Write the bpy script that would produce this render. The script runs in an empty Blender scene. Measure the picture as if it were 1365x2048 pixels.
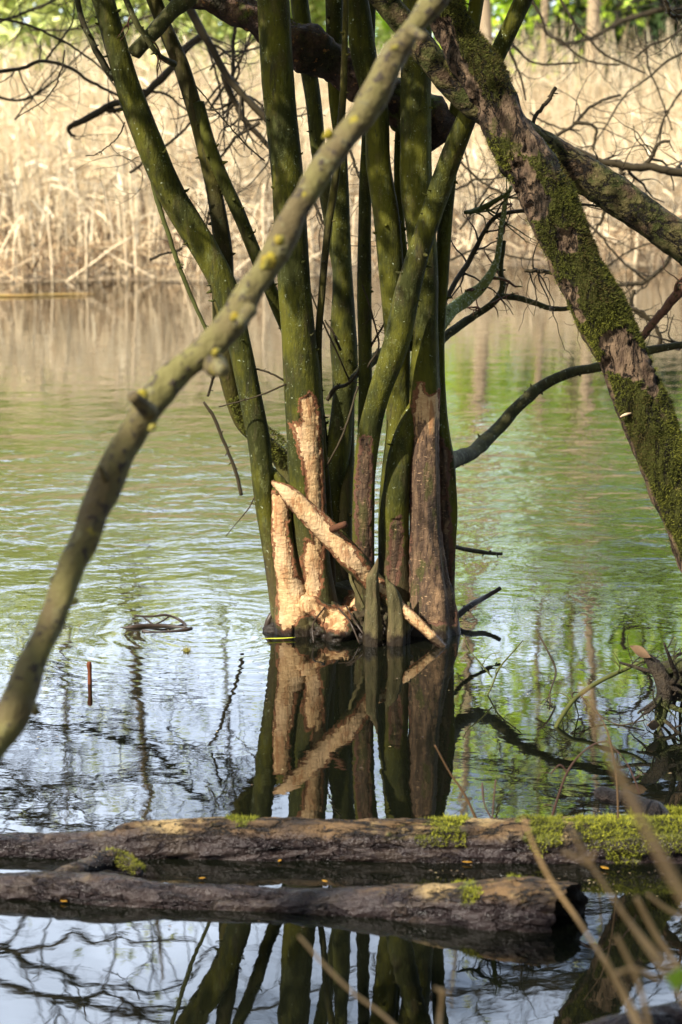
import bpy, math, random
import numpy as np
from mathutils import Vector, noise as mn
random.seed(7); rng = np.random.default_rng(7)
C = bpy.context.scene.collection
sc = bpy.context.scene
rad = math.radians

# ---------------------------------------------------------------- camera
F = 4490.0                      # focal length in photo pixels (1365 x 2048)
CAM = np.array([0.0, 0.0, 1.7]); PITCH = math.atan(844 / F)
cd = bpy.data.cameras.new('camera'); cam = bpy.data.objects.new('camera', cd); C.objects.link(cam)
cam.location = CAM; cam.rotation_euler = (math.pi / 2 - PITCH, 0, 0)
cd.sensor_fit = 'VERTICAL'; cd.sensor_height = 36; cd.lens = F / 2048 * 36
cd.clip_start = 0.1; cd.clip_end = 2000
cd.dof.use_dof = True; cd.dof.focus_distance = 6.6; cd.dof.aperture_fstop = 4.8
sc.camera = cam
sc.render.resolution_x = 682; sc.render.resolution_y = 1024
# ---------------------------------------------------------------- world, sun, exposure
SUN_EL, SUN_AZ = rad(43), rad(-133)      # azimuth measured clockwise from +Y (view direction): behind the camera, to the left
w = bpy.data.worlds.new("World"); sc.world = w; w.use_nodes = True
nt = w.node_tree; bg = nt.nodes['Background']
sky = nt.nodes.new('ShaderNodeTexSky'); sky.sky_type = 'NISHITA'; sky.sun_disc = False
sky.sun_elevation = SUN_EL; sky.sun_rotation = SUN_AZ; sky.air_density = 1.0; sky.dust_density = 1.5
tc = nt.nodes.new('ShaderNodeTexCoord'); mp = nt.nodes.new('ShaderNodeMapping'); mp.inputs['Scale'].default_value = (1.0, 1.0, 2.6)
cn = nt.nodes.new('ShaderNodeTexNoise'); cn.inputs['Scale'].default_value = 3.2; cn.inputs['Detail'].default_value = 7; cn.inputs['Roughness'].default_value = 0.6
cr = nt.nodes.new('ShaderNodeValToRGB'); cr.color_ramp.elements[0].position = 0.36; cr.color_ramp.elements[1].position = 0.60
mx = nt.nodes.new('ShaderNodeMix'); mx.data_type = 'RGBA'
mx.inputs[7].default_value = (15, 17.2, 20.8, 1)
L = nt.links.new
L(tc.outputs['Generated'], mp.inputs[0]); L(mp.outputs[0], cn.inputs['Vector']); L(cn.outputs['Fac'], cr.inputs[0])
sy = nt.nodes.new('ShaderNodeSeparateXYZ'); L(tc.outputs['Generated'], sy.inputs[0])   # clouds masked to the far-shore side to cut sky fill from behind
sm_ = nt.nodes.new('ShaderNodeMapRange'); sm_.interpolation_type = 'SMOOTHSTEP'; sm_.inputs[1].default_value = .10; sm_.inputs[2].default_value = .65; L(sy.outputs[1], sm_.inputs[0])
mu = nt.nodes.new('ShaderNodeMath'); mu.operation = 'MULTIPLY'; L(cr.outputs[0], mu.inputs[0]); L(sm_.outputs[0], mu.inputs[1]); L(mu.outputs[0], mx.inputs[0]); L(sky.outputs[0], mx.inputs[6]); L(mx.outputs[2], bg.inputs[0])
bg.inputs[1].default_value = 0.10
sd = bpy.data.lights.new('sun', 'SUN'); sd.energy = 5.0; sd.angle = rad(0.5); sd.color = (1.0, 0.93, 0.82)
sun = bpy.data.objects.new('sun', sd); C.objects.link(sun)
sdir = Vector((math.sin(SUN_AZ) * math.cos(SUN_EL), math.cos(SUN_AZ) * math.cos(SUN_EL), math.sin(SUN_EL)))
sun.rotation_euler = sdir.to_track_quat('Z', 'Y').to_euler(); sun.location = (-4, -4, 9)
sc.view_settings.view_transform = 'Standard'; sc.view_settings.look = 'None'
sc.view_settings.exposure = 1.3; sc.view_settings.gamma = 1

# ---------------------------------------------------------------- helpers: projection
cp, sp = math.cos(PITCH), math.sin(PITCH)
def at(x, y, D):
    """photo pixel (x, y) -> world point on the upright plane Y = D"""
    a, b = (x - 682.5) / F, (1024 - y) / F
    d = np.array([a, cp + b * sp, -sp + b * cp])
    return CAM + d * (D / d[1])
def wat(x, y, z=0.0):
    a, b = (x - 682.5) / F, (1024 - y) / F
    d = np.array([a, cp + b * sp, -sp + b * cp])
    return CAM + d * ((z - CAM[2]) / d[2])
def depth(P): P = np.asarray(P) - CAM; return P[..., 1] * cp - P[..., 2] * sp
def proj(P):
    P = np.asarray(P) - CAM
    dz = P[..., 1] * cp - P[..., 2] * sp; up = P[..., 1] * sp + P[..., 2] * cp
    return 682.5 + F * P[..., 0] / dz, 1024 - F * up / dz
def sdf(px, py, poly):
    """signed distance (positive inside) of pixels to a polygon"""
    poly = np.asarray(poly, float); n = len(poly)
    d = np.full(px.shape, 1e9); ins = np.zeros(px.shape, bool)
    for i in range(n):
        ax, ay = poly[i]; bx, by = poly[(i + 1) % n]
        ex, ey = bx - ax, by - ay; wx, wy = px - ax, py - ay
        t = np.clip((wx * ex + wy * ey) / (ex * ex + ey * ey + 1e-9), 0, 1)
        d = np.minimum(d, (wx - ex * t) ** 2 + (wy - ey * t) ** 2)
        c = (ay > py) != (by > py)
        with np.errstate(divide='ignore', invalid='ignore'):
            xi = (bx - ax) * (py - ay) / (by - ay) + ax
        ins ^= c & (px < xi)
    d = np.sqrt(d); return np.where(ins, d, -d)
# numpy value noise
_perm = rng.random((64, 64, 64)).astype(np.float32)
def vn(P, s=1.0):
    P = np.asarray(P) * s; i = np.floor(P).astype(int); f = P - i; f = f * f * (3 - 2 * f)
    r = 0
    for a in (0, 1):
        for b in (0, 1):
            for c in (0, 1):
                wgt = (f[..., 0] if a else 1 - f[..., 0]) * (f[..., 1] if b else 1 - f[..., 1]) * (f[..., 2] if c else 1 - f[..., 2])
                r = r + wgt * _perm[(i[..., 0] + a) & 63, (i[..., 1] + b) & 63, (i[..., 2] + c) & 63]
    return r * 2 - 1
def fbm(P, s, o=3): return sum(vn(np.asarray(P) + 7.3 * k, s * 2 ** k) * 0.5 ** k for k in range(o))
def crom(pts, n):
    """Catmull-Rom through rows of pts, n samples, even by length"""
    pts = np.asarray(pts, float)
    if len(pts) == 2: return pts[0] + (pts[1] - pts[0]) * np.linspace(0, 1, n)[:, None]
    p = np.vstack([2 * pts[0] - pts[1], pts, 2 * pts[-1] - pts[-2]])
    out = []
    for i in range(len(pts) - 1):
        t = np.linspace(0, 1, 24, endpoint=False)[:, None]
        a, b, c, d = p[i:i + 4]
        out.append(0.5 * (2 * b + (c - a) * t + (2 * a - 5 * b + 4 * c - d) * t ** 2 + (3 * b - a - 3 * c + d) * t ** 3))
    out = np.vstack(out + [pts[-1:]])
    s = np.r_[0, np.cumsum(np.linalg.norm(np.diff(out[:, :3], axis=0), axis=1))]
    q = np.linspace(0, s[-1], n)
    return np.stack([np.interp(q, s, out[:, k]) for k in range(out.shape[1])], 1)

# ---------------------------------------------------------------- helpers: meshes
class MB:
    def __init__(s): s.v = []; s.f = []; s.n = 0; s.att = {}
    def add(s, V, Fs, **att):
        V = np.asarray(V, float); s.v.append(V)
        for q in Fs:
            if len(q): s.f.append(np.asarray(q) + s.n)
        for k in set(s.att) | set(att):
            s.att.setdefault(k, [np.zeros(s.n)] if s.n else [])
            a = att.get(k, 0.0)
            s.att[k].append(np.broadcast_to(np.asarray(a, float), (len(V),)))
        s.n += len(V)
        return s
    def build(s, name, mat, parent=None, smooth=True, label=None, **props):
        V = np.vstack(s.v)
        off = np.array(parent['_loc']) if parent is not None and '_loc' in parent else np.zeros(3)
        me = bpy.data.meshes.new(name)
        me.vertices.add(len(V)); me.vertices.foreach_set('co', (V - off).ravel())
        tot = np.concatenate([np.full(len(q), q.shape[1]) for q in s.f]); idx = np.concatenate([q.ravel() for q in s.f])
        me.loops.add(len(idx)); me.loops.foreach_set('vertex_index', idx.astype(np.int32))
        me.polygons.add(len(tot)); st = np.r_[0, np.cumsum(tot)[:-1]]
        me.polygons.foreach_set('loop_start', st.astype(np.int32)); me.polygons.foreach_set('loop_total', tot.astype(np.int32))
        me.polygons.foreach_set('use_smooth', np.full(len(tot), smooth))
        for k, a in s.att.items():
            at_ = me.attributes.new(k, 'FLOAT', 'POINT'); at_.data.foreach_set('value', np.concatenate(a).astype(np.float32))
        me.update(calc_edges=True); me.materials.append(mat)
        o = bpy.data.objects.new(name, me); C.objects.link(o)
        if parent is not None: o.parent = parent
        if label: o['label'] = label
        for k, v in props.items(): o[k] = v
        return o
def tag(o, label, cat, group=None, kind=None):
    o['label'] = label
    if cat: o['category'] = cat
    if group: o['group'] = group
    if kind: o['kind'] = kind
    return o
def thing(name, label, cat, loc, group=None):
    o = bpy.data.objects.new(name, None); C.objects.link(o); o.location = tuple(float(c) for c in loc)
    o.empty_display_size = 0.1
    o['_loc'] = [float(c) for c in loc]; return tag(o, label, cat, group)
def frames(P):
    T = np.gradient(P, axis=0); T /= np.linalg.norm(T, axis=1)[:, None] + 1e-12
    up = np.array([0.0, 1.0, 0.0]) if abs(T[0, 1]) < 0.9 else np.array([1.0, 0, 0])
    N = np.zeros_like(P); n = up - T[0] * (up @ T[0]); N[0] = n / np.linalg.norm(n)
    for i in range(1, len(P)):
        n = N[i - 1] - T[i] * (N[i - 1] @ T[i]); N[i] = n / (np.linalg.norm(n) + 1e-12)
    return T, N, np.cross(T, N)
def grid_faces(nr, ns, closed=True):
    i = np.arange(nr - 1)[:, None]; j = np.arange(ns if closed else ns - 1)[None, :]
    j2 = (j + 1) % ns
    return np.stack([i * ns + j, i * ns + j2, (i + 1) * ns + j2, (i + 1) * ns + j], -1).reshape(-1, 4)
def tube(mb, P, R, ns=16, seed=0.0, bump=0.0, cap=(True, True), gnaw=None, lump=6.0, flat=None, along=2.2, flute=0.0, **att):
    """swept round form; bump = relative roughness; gnaw = list of (polygon, ) traced where the bark is missing"""
    P = np.asarray(P, float); nr = len(P); R = np.asarray(R, float) * np.ones(nr)
    T, N, B = frames(P)
    a = np.linspace(0, 2 * np.pi, ns, endpoint=False)
    dirs = N[:, None, :] * np.cos(a)[None, :, None] + B[:, None, :] * np.sin(a)[None, :, None]
    if flat is not None: dirs[..., 2] *= flat
    rr = R[:, None] * np.ones(ns)
    if bump:
        q = P[:, None, :] + dirs * R[:, None, None]
        rr = rr * (1 + bump * fbm(q * np.array([1, 1, 1 / along]) + seed, lump, 3))
    if flute:
        zz = P[:, 2][:, None]; rr = rr * (1 + flute * (np.sin(a * 5 + 3.0 * vn(P, 2.0)[:, None] + seed) + .7 * np.sin(a * 8 + 4 * vn(P + 5, 3.0)[:, None])) * np.clip(1.25 - zz, .15, 1))
    V = P[:, None, :] + dirs * rr[..., None]
    if isinstance(gnaw, float): att['gnaw'] = gnaw; gnaw = None
    if gnaw is not None:
        px, py = proj(V); view = CAM - V; view /= np.linalg.norm(view, axis=-1)[..., None]
        fac = (dirs * view).sum(-1)
        g = np.full(px.shape, -60.0)
        for poly in gnaw: g = np.maximum(g, sdf(px, py, poly))
        g = np.minimum(g, 34 * (fac + 0.28)); att['gnaw'] = g.ravel()
        k = np.clip((g + 1 + 3 * vn(V, 55)) / 3.5, 0, 1); tooth = vn(V * np.array([1.0, 1, 2.4]), 60)
        V = V - dirs * (k * (0.0045 + 0.0010 * tooth))[..., None]
    V = V.reshape(-1, 3); Fs = [grid_faces(nr, ns)]
    for e, c in ((0, cap[0]), (nr - 1, cap[1])):
        if c:
            V = np.vstack([V, P[e:e + 1] + (-T[e] if e == 0 else T[e]) * R[e] * 0.35]); k = len(V) - 1
            j = np.arange(ns); j2 = (j + 1) % ns
            Fs.append(np.stack([e * ns + (j2 if e == 0 else j), e * ns + (j if e == 0 else j2), np.full(ns, k)], 1))
            for kk in att:
                if np.ndim(att[kk]): att[kk] = np.r_[att[kk], att[kk].reshape(-1)[e * ns]]
    mb.add(V, Fs, **att); return mb
def pxpath(pts, n):
    """rows (x, y, D, width) in photo pixels -> 3-D points and radii"""
    r = []
    for x, y, D, wd in pts:
        p = at(x, y, D); r.append([*p, wd / 2 * depth(p) / F])
    r = crom(r, n); return r[:, :3], np.maximum(r[:, 3], 0.0006)
def spurs(mb, P, R, n, size=1.0):
    """short bud stubs and knots along a stem, biased to its outline"""
    T, N, B = frames(P)
    for _ in range(n):
        i = random.randrange(2, len(P) - 2); a = random.choice([0, math.pi]) + random.gauss(0, 0.8)
        d = np.array([math.cos(a), 0.0, 0.35 * random.random()]); d -= T[i] * (d @ T[i]); d += np.array([0, random.gauss(0, .5), 0]); d /= np.linalg.norm(d)
        r = size * random.uniform(0.0012, 0.0034); l = size * random.uniform(0.004, 0.013)
        p0 = P[i] + d * R[i] * 0.85; p1 = P[i] + d * (R[i] + l * .5); p2 = p1 + (d + np.array([0, 0, .7 * random.random()])) * l * .6
        tube(mb, [p0, p1, p2], [r * 1.5, r, r * 0.5], 6, gnawv=0)
def inter(a, b, t): return a + (b - a) * t
def twigs(mb, P, R, n, length, depth_=2, spread=0.9, ns=5, droop=0.0, plane=0.35, rs=0.45, wig=0.35):
    """random side twigs on a polyline"""
    P = np.asarray(P); R = np.asarray(R) * np.ones(len(P))
    for _ in range(n):
        i = random.randrange(len(P) // 6, len(P)); t = P[min(i + 1, len(P) - 1)] - P[max(i - 1, 0)]; t /= np.linalg.norm(t) + 1e-9
        side = np.array([random.gauss(0, 1), random.gauss(0, plane), random.gauss(0, 1)]); side -= t * (side @ t); side /= np.linalg.norm(side) + 1e-9
        d = t * (1 - spread * .5) + side * spread; d /= np.linalg.norm(d)
        l = length * random.uniform(.4, 1.2); m = 9; q = [P[i]]
        wv = np.array([random.gauss(0, 1), random.gauss(0, plane), random.gauss(0, 1)]) * .18
        for k in range(m):
            d = d + wv + np.array([random.gauss(0, wig), random.gauss(0, wig * plane), random.gauss(0, wig) - droop]) * .5; d /= np.linalg.norm(d)
            q.append(q[-1] + d * l / m)
        q = np.array(q); r0 = min(R[i] * 0.8, max(R[i] * rs, 0.0012)); rr = np.linspace(r0, max(r0 * .3, 0.0006), len(q))
        tube(mb, q, rr, ns)
        if depth_ > 1: twigs(mb, q, rr, random.randint(1, 3), length * .5, depth_ - 1, spread, 4, droop, plane, .6, wig)

# ---------------------------------------------------------------- helpers: materials
class Mt:
    def __init__(s, name):
        s.m = bpy.data.materials.new(name); s.m.use_nodes = True; s.t = s.m.node_tree; s.b = s.t.nodes['Principled BSDF']
        s.co = s.t.nodes.new('ShaderNodeTexCoord').outputs['Object']
        s.geo = s.t.nodes.new('ShaderNodeNewGeometry')
    def N(s, k): return s.t.nodes.new(k)
    def L(s, a, b): s.t.links.new(a, b)
    def val(s, x, inp):
        if hasattr(x, 'is_linked') or isinstance(x, bpy.types.NodeSocket): s.L(x, inp)
        else: inp.default_value = x
    def scaled(s, v, world=False):
        m = s.N('ShaderNodeMapping'); m.inputs['Scale'].default_value = v; s.L(s.geo.outputs['Position'] if world else s.co, m.inputs[0]); return m.outputs[0]
    def noise(s, scale, detail=4, rough=.55, vec=None, dist=0.0):
        n = s.N('ShaderNodeTexNoise'); n.inputs['Scale'].default_value = scale; n.inputs['Detail'].default_value = detail
        n.inputs['Roughness'].default_value = rough; n.inputs['Distortion'].default_value = dist
        s.L(vec if vec is not None else s.co, n.inputs['Vector']); return n.outputs['Fac']
    def step(s, x, a, b):
        m = s.N('ShaderNodeMapRange'); m.interpolation_type = 'SMOOTHSTEP'; s.val(x, m.inputs[0]); m.inputs[1].default_value = a; m.inputs[2].default_value = b; return m.outputs[0]
    def math(s, op, a, b=0.0, c=0.0):
        m = s.N('ShaderNodeMath'); m.operation = op; s.val(a, m.inputs[0]); s.val(b, m.inputs[1]); s.val(c, m.inputs[2]); return m.outputs[0]
    def mix(s, f, a, b):
        m = s.N('ShaderNodeMix'); m.data_type = 'RGBA'; s.val(f, m.inputs[0])
        for x, i in ((a, 6), (b, 7)):
            if isinstance(x, tuple): m.inputs[i].default_value = (*x, 1) if len(x) == 3 else x
            else: s.L(x, m.inputs[i])
        return m.outputs[2]
    def attr(s, name):
        a = s.N('ShaderNodeAttribute'); a.attribute_name = name; return a.outputs['Fac']
    def z(s):
        x = s.N('ShaderNodeSeparateXYZ'); s.L(s.geo.outputs['Position'], x.inputs[0]); return x.outputs[2]
    def bump(s, h, dist, strength=1.0, prev=None):
        b = s.N('ShaderNodeBump'); b.inputs['Distance'].default_value = dist; b.inputs['Strength'].default_value = strength; s.L(h, b.inputs['Height'])
        if prev is not None: s.L(prev, b.inputs['Normal'])
        return b.outputs[0]
    def out(s, col, rough=.8, normal=None, spec=.3):
        s.val((*col, 1) if isinstance(col, tuple) and len(col) == 3 else col, s.b.inputs['Base Color']); s.val(rough, s.b.inputs['Roughness'])
        s.b.inputs['Specular IOR Level'].default_value = spec
        if normal is not None: s.L(normal, s.b.inputs['Normal'])
        return s.m

def stem_bark(name, c1=(0.064, 0.062, 0.006), c2=(0.021, 0.023, 0.004), brown=(0.056, 0.040, 0.020), lichen=(0.30, 0.33, 0.22), lich_amt=.68, base_h=.30, aged=0.0):
    m = Mt(name)
    big = m.noise(5, 3); mid = m.noise(22, 5, .65, m.scaled((1, 1, .35)))
    col = m.mix(m.step(m.math('ADD', m.math('MULTIPLY', big, .6), m.math('MULTIPLY', m.noise(40, 5, .7, m.scaled((1, 1, .22))), .4)), .42, .58), c1, c2)
    col = m.mix(m.math('MULTIPLY', m.step(mid, .5, .75), .65), col, brown)
    z = m.z(); hh = m.math('ADD', z, m.math('MULTIPLY', m.noise(7, 3), .35))
    col = m.mix(m.math('MULTIPLY', m.math('SUBTRACT', 1.0, m.step(hh, base_h, base_h + .30)), .75), col, brown)
    fine = m.noise(170, 3, .6); spots = m.noise(75, 4, .6)
    col = m.mix(m.math('MULTIPLY', m.step(spots, lich_amt - .04, lich_amt), m.step(fine, .48, .62)), col, lichen)
    sp2 = m.noise(230, 2, .5)
    col = m.mix(m.math('MULTIPLY', m.math('MULTIPLY', m.step(sp2, .60, .70), m.step(m.noise(9, 4, .7), .48, .64)), .6), col, (lichen[0] * .6, lichen[1] * .62, lichen[2] * .45))
    col = m.mix(m.math('MULTIPLY', m.step(m.noise(16, 6, .8, m.scaled((1, 1, .45))), .56, .64), .55), col, (lichen[0] * .30, lichen[1] * .29, lichen[2] * .14))
    col = m.mix(m.math('MULTIPLY', m.step(m.noise(30, 5, .75, m.scaled((1, 1, .12))), .60, .66), .75), col, (0.022, 0.020, 0.010))
    col = m.mix(m.math('MULTIPLY', m.step(m.noise(95, 3, .6, m.scaled((1, 1, .4))), .60, .70), .7), col, (0.03, 0.034, 0.014))
    # stripped wood
    jag = m.math('ADD', m.math('MULTIPLY', m.math('SUBTRACT', m.noise(75, 4, .65), .5), 26.0), m.math('MULTIPLY', m.math('SUBTRACT', m.noise(22, 2, .5), .5), 18.0))
    g = m.math('ADD', m.attr('gnaw'), jag)
    rim = m.step(g, -3.6, -2.2); wood = m.step(g, 1.8, 4.2)
    tooth = m.noise(60, 3, .6, m.scaled((.75, .75, 1.7)), .6); tooth2 = m.noise(120, 4, .6, m.scaled((.6, .6, 1.9)), .5)
    streak = m.noise(34, 4, .65, m.scaled((1.5, 1.5, .22)))
    wc = m.mix(m.step(tooth, .35, .65), (0.46, 0.305, 0.150), (0.345, 0.210, 0.098))
    wc = m.mix(m.math('MULTIPLY', m.step(streak, .52, .62), .85), wc, (0.24, 0.115, 0.048))
    wc = m.mix(m.math('MULTIPLY', m.step(m.noise(13, 4, .65, m.scaled((1.4, 1.4, .5))), .52, .66), .6), wc, (0.27, 0.14, 0.065))
    wc = m.mix(m.math('MULTIPLY', m.step(m.noise(9, 3, .6, m.scaled((1, 1, .5))), .48, .62), .35), wc, (0.50, 0.37, 0.23))
    wc = m.mix(m.step(tooth2, .63, .72), wc, (0.24, 0.11, 0.045))
    ac = m.mix(m.step(streak, .40, .60), (0.115, 0.072, 0.041), (0.046, 0.029, 0.019))
    ac = m.mix(m.step(m.noise(17, 4, .6, m.scaled((1.6, 1.6, .25))), .52, .66), ac, (0.042, 0.030, 0.022))
    ac = m.mix(m.math('MULTIPLY', m.step(m.noise(14, 4, .7, m.scaled((1, 1, .3)), .3), .54, .62), .7), ac, (0.045, 0.046, 0.012))
    ac = m.mix(m.step(m.noise(46, 4, .7, m.scaled((1.2, 1.2, .10))), .60, .66), ac, (0.014, 0.010, 0.008))
    ac = m.mix(m.step(tooth2, .62, .68), ac, (0.28, 0.18, 0.10))
    ac = m.mix(m.math('MULTIPLY', m.step(m.noise(11, 3, .6, m.scaled((1, 1, .5))), .56, .66), .55), ac, (0.27, 0.165, 0.085))
    fr = m.step(m.math('ADD', m.attr('fresh'), m.math('ADD', m.math('MULTIPLY', m.math('SUBTRACT', streak, .5), 2.2), m.math('SUBTRACT', m.noise(26, 3), .5))), .38, .62)
    wc = m.mix(fr, ac, wc)
    rc = m.mix(fr, (0.09, 0.045, 0.028), m.mix(m.noise(60, 2), (0.22, 0.095, 0.042), (0.09, 0.038, 0.020)))
    col = m.mix(rim, col, rc); col = m.mix(wood, col, wc)
    # dark wet mud at the water line
    wl = m.math('ADD', z, m.math('MULTIPLY', m.math('SUBTRACT', m.noise(14, 4, .6), .5), -.10))
    wet = m.math('SUBTRACT', 1.0, m.step(wl, .020, .045))
    col = m.mix(m.math('MULTIPLY', wet, .92), col, (0.014, 0.010, 0.008))
    n = m.bump(m.noise(60, 5, .65, m.scaled((1, 1, .3))), .006)
    n = m.bump(m.noise(200, 3, .6), .0015, 1, n)
    nb = m.bump(m.math('MULTIPLY', wood, m.math('ADD', tooth, m.math('MULTIPLY', streak, 1.6))), .0030, 1, n)
    rough = m.math('SUBTRACT', .82, m.math('MULTIPLY', wet, .5))
    return m.out(col, rough, nb, .12)

def rough_bark(name, a, b, c, scale=20, stretch=(1, 1, .3), bumpd=.012, rough=.85, gloss_wet=False, wetz=(0.02, 0.05), crust=None, crack=None, speck=None, moss=None, wetcol=(0.013, 0.010, 0.009)):
    m = Mt(name); v = m.scaled(stretch)
    n1 = m.noise(scale, 5, .65, v); n2 = m.noise(scale * .3, 4, .6); n3 = m.noise(scale * 4, 4, .6)
    col = m.mix(m.step(n1, .38, .62), a, b); col = m.mix(m.step(n2, .52, .62), col, c)
    if speck: col = m.mix(m.step(m.noise(scale * 3, 3, .6), .62, .68), col, speck)
    if moss is not None:
        up = m.N('ShaderNodeSeparateXYZ'); m.L(m.geo.outputs['Normal'], up.inputs[0])
        k = m.math('ADD', m.attr('moss'), m.math('MULTIPLY', m.math('SUBTRACT', m.noise(18, 5, .65), .5), 1.6))
        mc = m.mix(m.noise(150, 3), moss, tuple(x * .35 for x in moss)); col = m.mix(m.step(k, .38, .66), col, mc)
    if crack:
        ck = m.math('ABSOLUTE', m.math('SUBTRACT', m.noise(crack, 5, .6, v, .4), .5)); col = m.mix(m.math('SUBTRACT', 1.0, m.step(ck, .006, .026)), col, (0.010, 0.008, 0.006))
    if crust: col = m.mix(m.math('MULTIPLY', m.step(m.noise(24, 6, .7, v), .51, .58), .72), col, crust)
    r = rough
    if gloss_wet:
        wl = m.math('ADD', m.z(), m.math('MULTIPLY', m.math('SUBTRACT', m.noise(12, 4, .6), .5), -.06))
        wet = m.math('SUBTRACT', 1.0, m.step(wl, *wetz)); col = m.mix(m.math('MULTIPLY', wet, .93), col, wetcol)
        r = m.math('SUBTRACT', rough, m.math('MULTIPLY', wet, .55))
    nn = m.bump(m.math('ADD', n1, m.step(ck, 0, .05)) if crack else n1, bumpd); nn = m.bump(n3, bumpd * .25, 1, nn)
    return m.out(col, r, nn, .22 if gloss_wet else .12)

def flat_mat(name, col, var=None, scale=30, rough=.7, trans=None):
    m = Mt(name)
    c = col if var is None else m.mix(m.noise(scale, 4, .6), col, var)
    m.out(c, rough, None, .15)
    if trans:
        t = m.N('ShaderNodeBsdfTranslucent'); t.inputs[0].default_value = (*trans, 1)
        a = m.N('ShaderNodeAddShader'); m.L(m.b.outputs[0], a.inputs[0]); m.L(t.outputs[0], a.inputs[1])
        m.L(a.outputs[0], m.t.nodes['Material Output'].inputs[0])
    return m.m
def rnd_mat(name, ca, cb, cc, rough=.7, trans=None, attr='rnd'):
    m = Mt(name); a = m.attr(attr)
    col = m.mix(m.step(a, 0, .5), ca, cb); col = m.mix(m.step(a, .5, 1), col, cc)
    lo = m.noise(.9, 4, .65, m.scaled((1, .6, 1), True)); col = m.mix(m.math('MULTIPLY', m.step(lo, .46, .66), .42 if name.startswith(('dry_reed', 'reed_l')) else 0.0), col, (.26, .165, .085))
    m.out(col, rough, None, .25)
    if trans:
        t = m.N('ShaderNodeBsdfTranslucent'); t.inputs[0].default_value = (*trans, 1)
        ad = m.N('ShaderNodeAddShader'); m.L(m.b.outputs[0], ad.inputs[0]); m.L(t.outputs[0], ad.inputs[1])
        m.L(ad.outputs[0], m.t.nodes['Material Output'].inputs[0])
    return m.m
BARK = stem_bark('alder_bark'); BARK_D = stem_bark('branch_bark', (0.046, 0.044, 0.015), (0.022, 0.020, 0.009), (0.036, 0.025, 0.015), (0.15, 0.16, 0.10), .62)
TWIG = flat_mat('twig_bark', (0.020, 0.014, 0.008), (0.042, 0.032, 0.014), 25)
TWIG_G = flat_mat('green_twig_bark', (0.07, 0.075, 0.016), (0.035, 0.038, 0.012), 30)
DARKW = flat_mat('wet_twig', (0.016, 0.012, 0.009), (0.045, 0.03, 0.02), 40, .35)

# ================================================================ SETTING
# ---- water
m = Mt('pond_water')
wv = m.scaled((1.0, 1.25, 1), True)
h1 = m.noise(3.4, 3, .5, wv, .3); h2 = m.noise(14, 3, .5, wv, .4); h3 = m.noise(45, 2, .5, wv)
hh = m.math('ADD', m.math('MULTIPLY', h1, 1.0), m.math('ADD', m.math('MULTIPLY', h2, .20), m.math('MULTIPLY', h3, .018)))
patch = m.step(m.noise(.55, 2, .5, wv), .35, .68)
sx = m.N('ShaderNodeSeparateXYZ'); m.L(m.geo.outputs['Position'], sx.inputs[0]); py_ = sx.outputs[1]
far = m.step(py_, 6.8, 9.0); near = m.math('SUBTRACT', 1.0, m.step(py_, 4.3, 5.2))
amp = m.math('ADD', .13, m.math('ADD', m.math('MULTIPLY', patch, .16), m.math('MULTIPLY', far, 4.2)))
amp = m.math('MULTIPLY', amp, m.math('SUBTRACT', 1.0, m.math('MULTIPLY', near, .55)))
amp = m.math('MULTIPLY', amp, m.math('SUBTRACT', 1.0, m.math('MULTIPLY', m.step(py_, 9.5, 13.5), .86)))
hh = m.math('MULTIPLY', hh, amp)
# rings spreading from the stick
rp = wat(420, 1262)
vs = m.N('ShaderNodeVectorMath'); vs.operation = 'DISTANCE'; m.L(m.geo.outputs['Position'], vs.inputs[0]); vs.inputs[1].default_value = tuple(rp)
dist = vs.outputs['Value']; ring = m.math('SINE', m.math('ADD', m.math('MULTIPLY', dist, 88.0), m.math('MULTIPLY', h1, 14.0)))
ring = m.math('MULTIPLY', ring, m.math('SUBTRACT', 1.0, m.step(dist, .25, 1.3)))
hh = m.math('ADD', hh, m.math('MULTIPLY', ring, .022))
nrm = m.bump(hh, .0036)
m.out((0.003, 0.0035, 0.002), .012, nrm, .5); m.b.inputs['IOR'].default_value = 1.72
WATER = m.m
mb = MB(); mb.add([(-60, -1, 0), (60, -1, 0), (60, 60, 0), (-60, 60, 0)], [np.array([[0, 1, 2, 3]])])
tag(mb.build('water', WATER, smooth=False), 'still dark pond water rippling gently and reflecting trees and sky', None, kind='structure')
# ---- ground: near bank, pond bed, far bank
def shore(x): return 21.3 + 0.42 * x + 0.35 * math.sin(x * 1.3) + .2 * math.sin(x * 3.1 + 1)
xs = np.r_[-300, -120, -60, np.linspace(-30, 30, 121), 60, 120, 300]; ys = np.r_[-300, -100, -20, -4, np.linspace(0, 4, 17), np.linspace(5, 16, 10), np.linspace(16.5, 50, 120), 70, 120, 300, 800]
X, Y = np.meshgrid(xs, ys); Z = np.zeros_like(X)
S = np.vectorize(shore)(np.clip(X, -30, 30))
near_z = np.clip((2.75 - Y) * .35, -.6, .35) ; far_z = np.clip((Y - S) * .12, -.6, .35) + np.where(Y > S, .04 * fbm(np.stack([X, Y, X * 0], -1), .9, 3), 0)
Z = np.maximum(np.maximum(near_z, far_z), -.6)
G = MB(); G.add(np.stack([X, Y, Z], -1).reshape(-1, 3), [grid_faces(len(ys), len(xs), False)])
m = Mt('bank_soil'); n1 = m.noise(1.5, 5, .65, m.scaled((1, 1, 1), True)); n2 = m.noise(14, 4, .7, m.scaled((1, 1, 1), True))
col = m.mix(m.step(n1, .35, .65), (0.17, 0.12, 0.07), (0.30, 0.23, 0.13)); col = m.mix(m.step(n2, .52, .66), col, (0.07, 0.05, 0.03))
G.build('ground', m.out(col, .9, m.bump(n2, .05)), kind='structure', label='earth bank and pond bed covered in pale reed litter')

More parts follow.
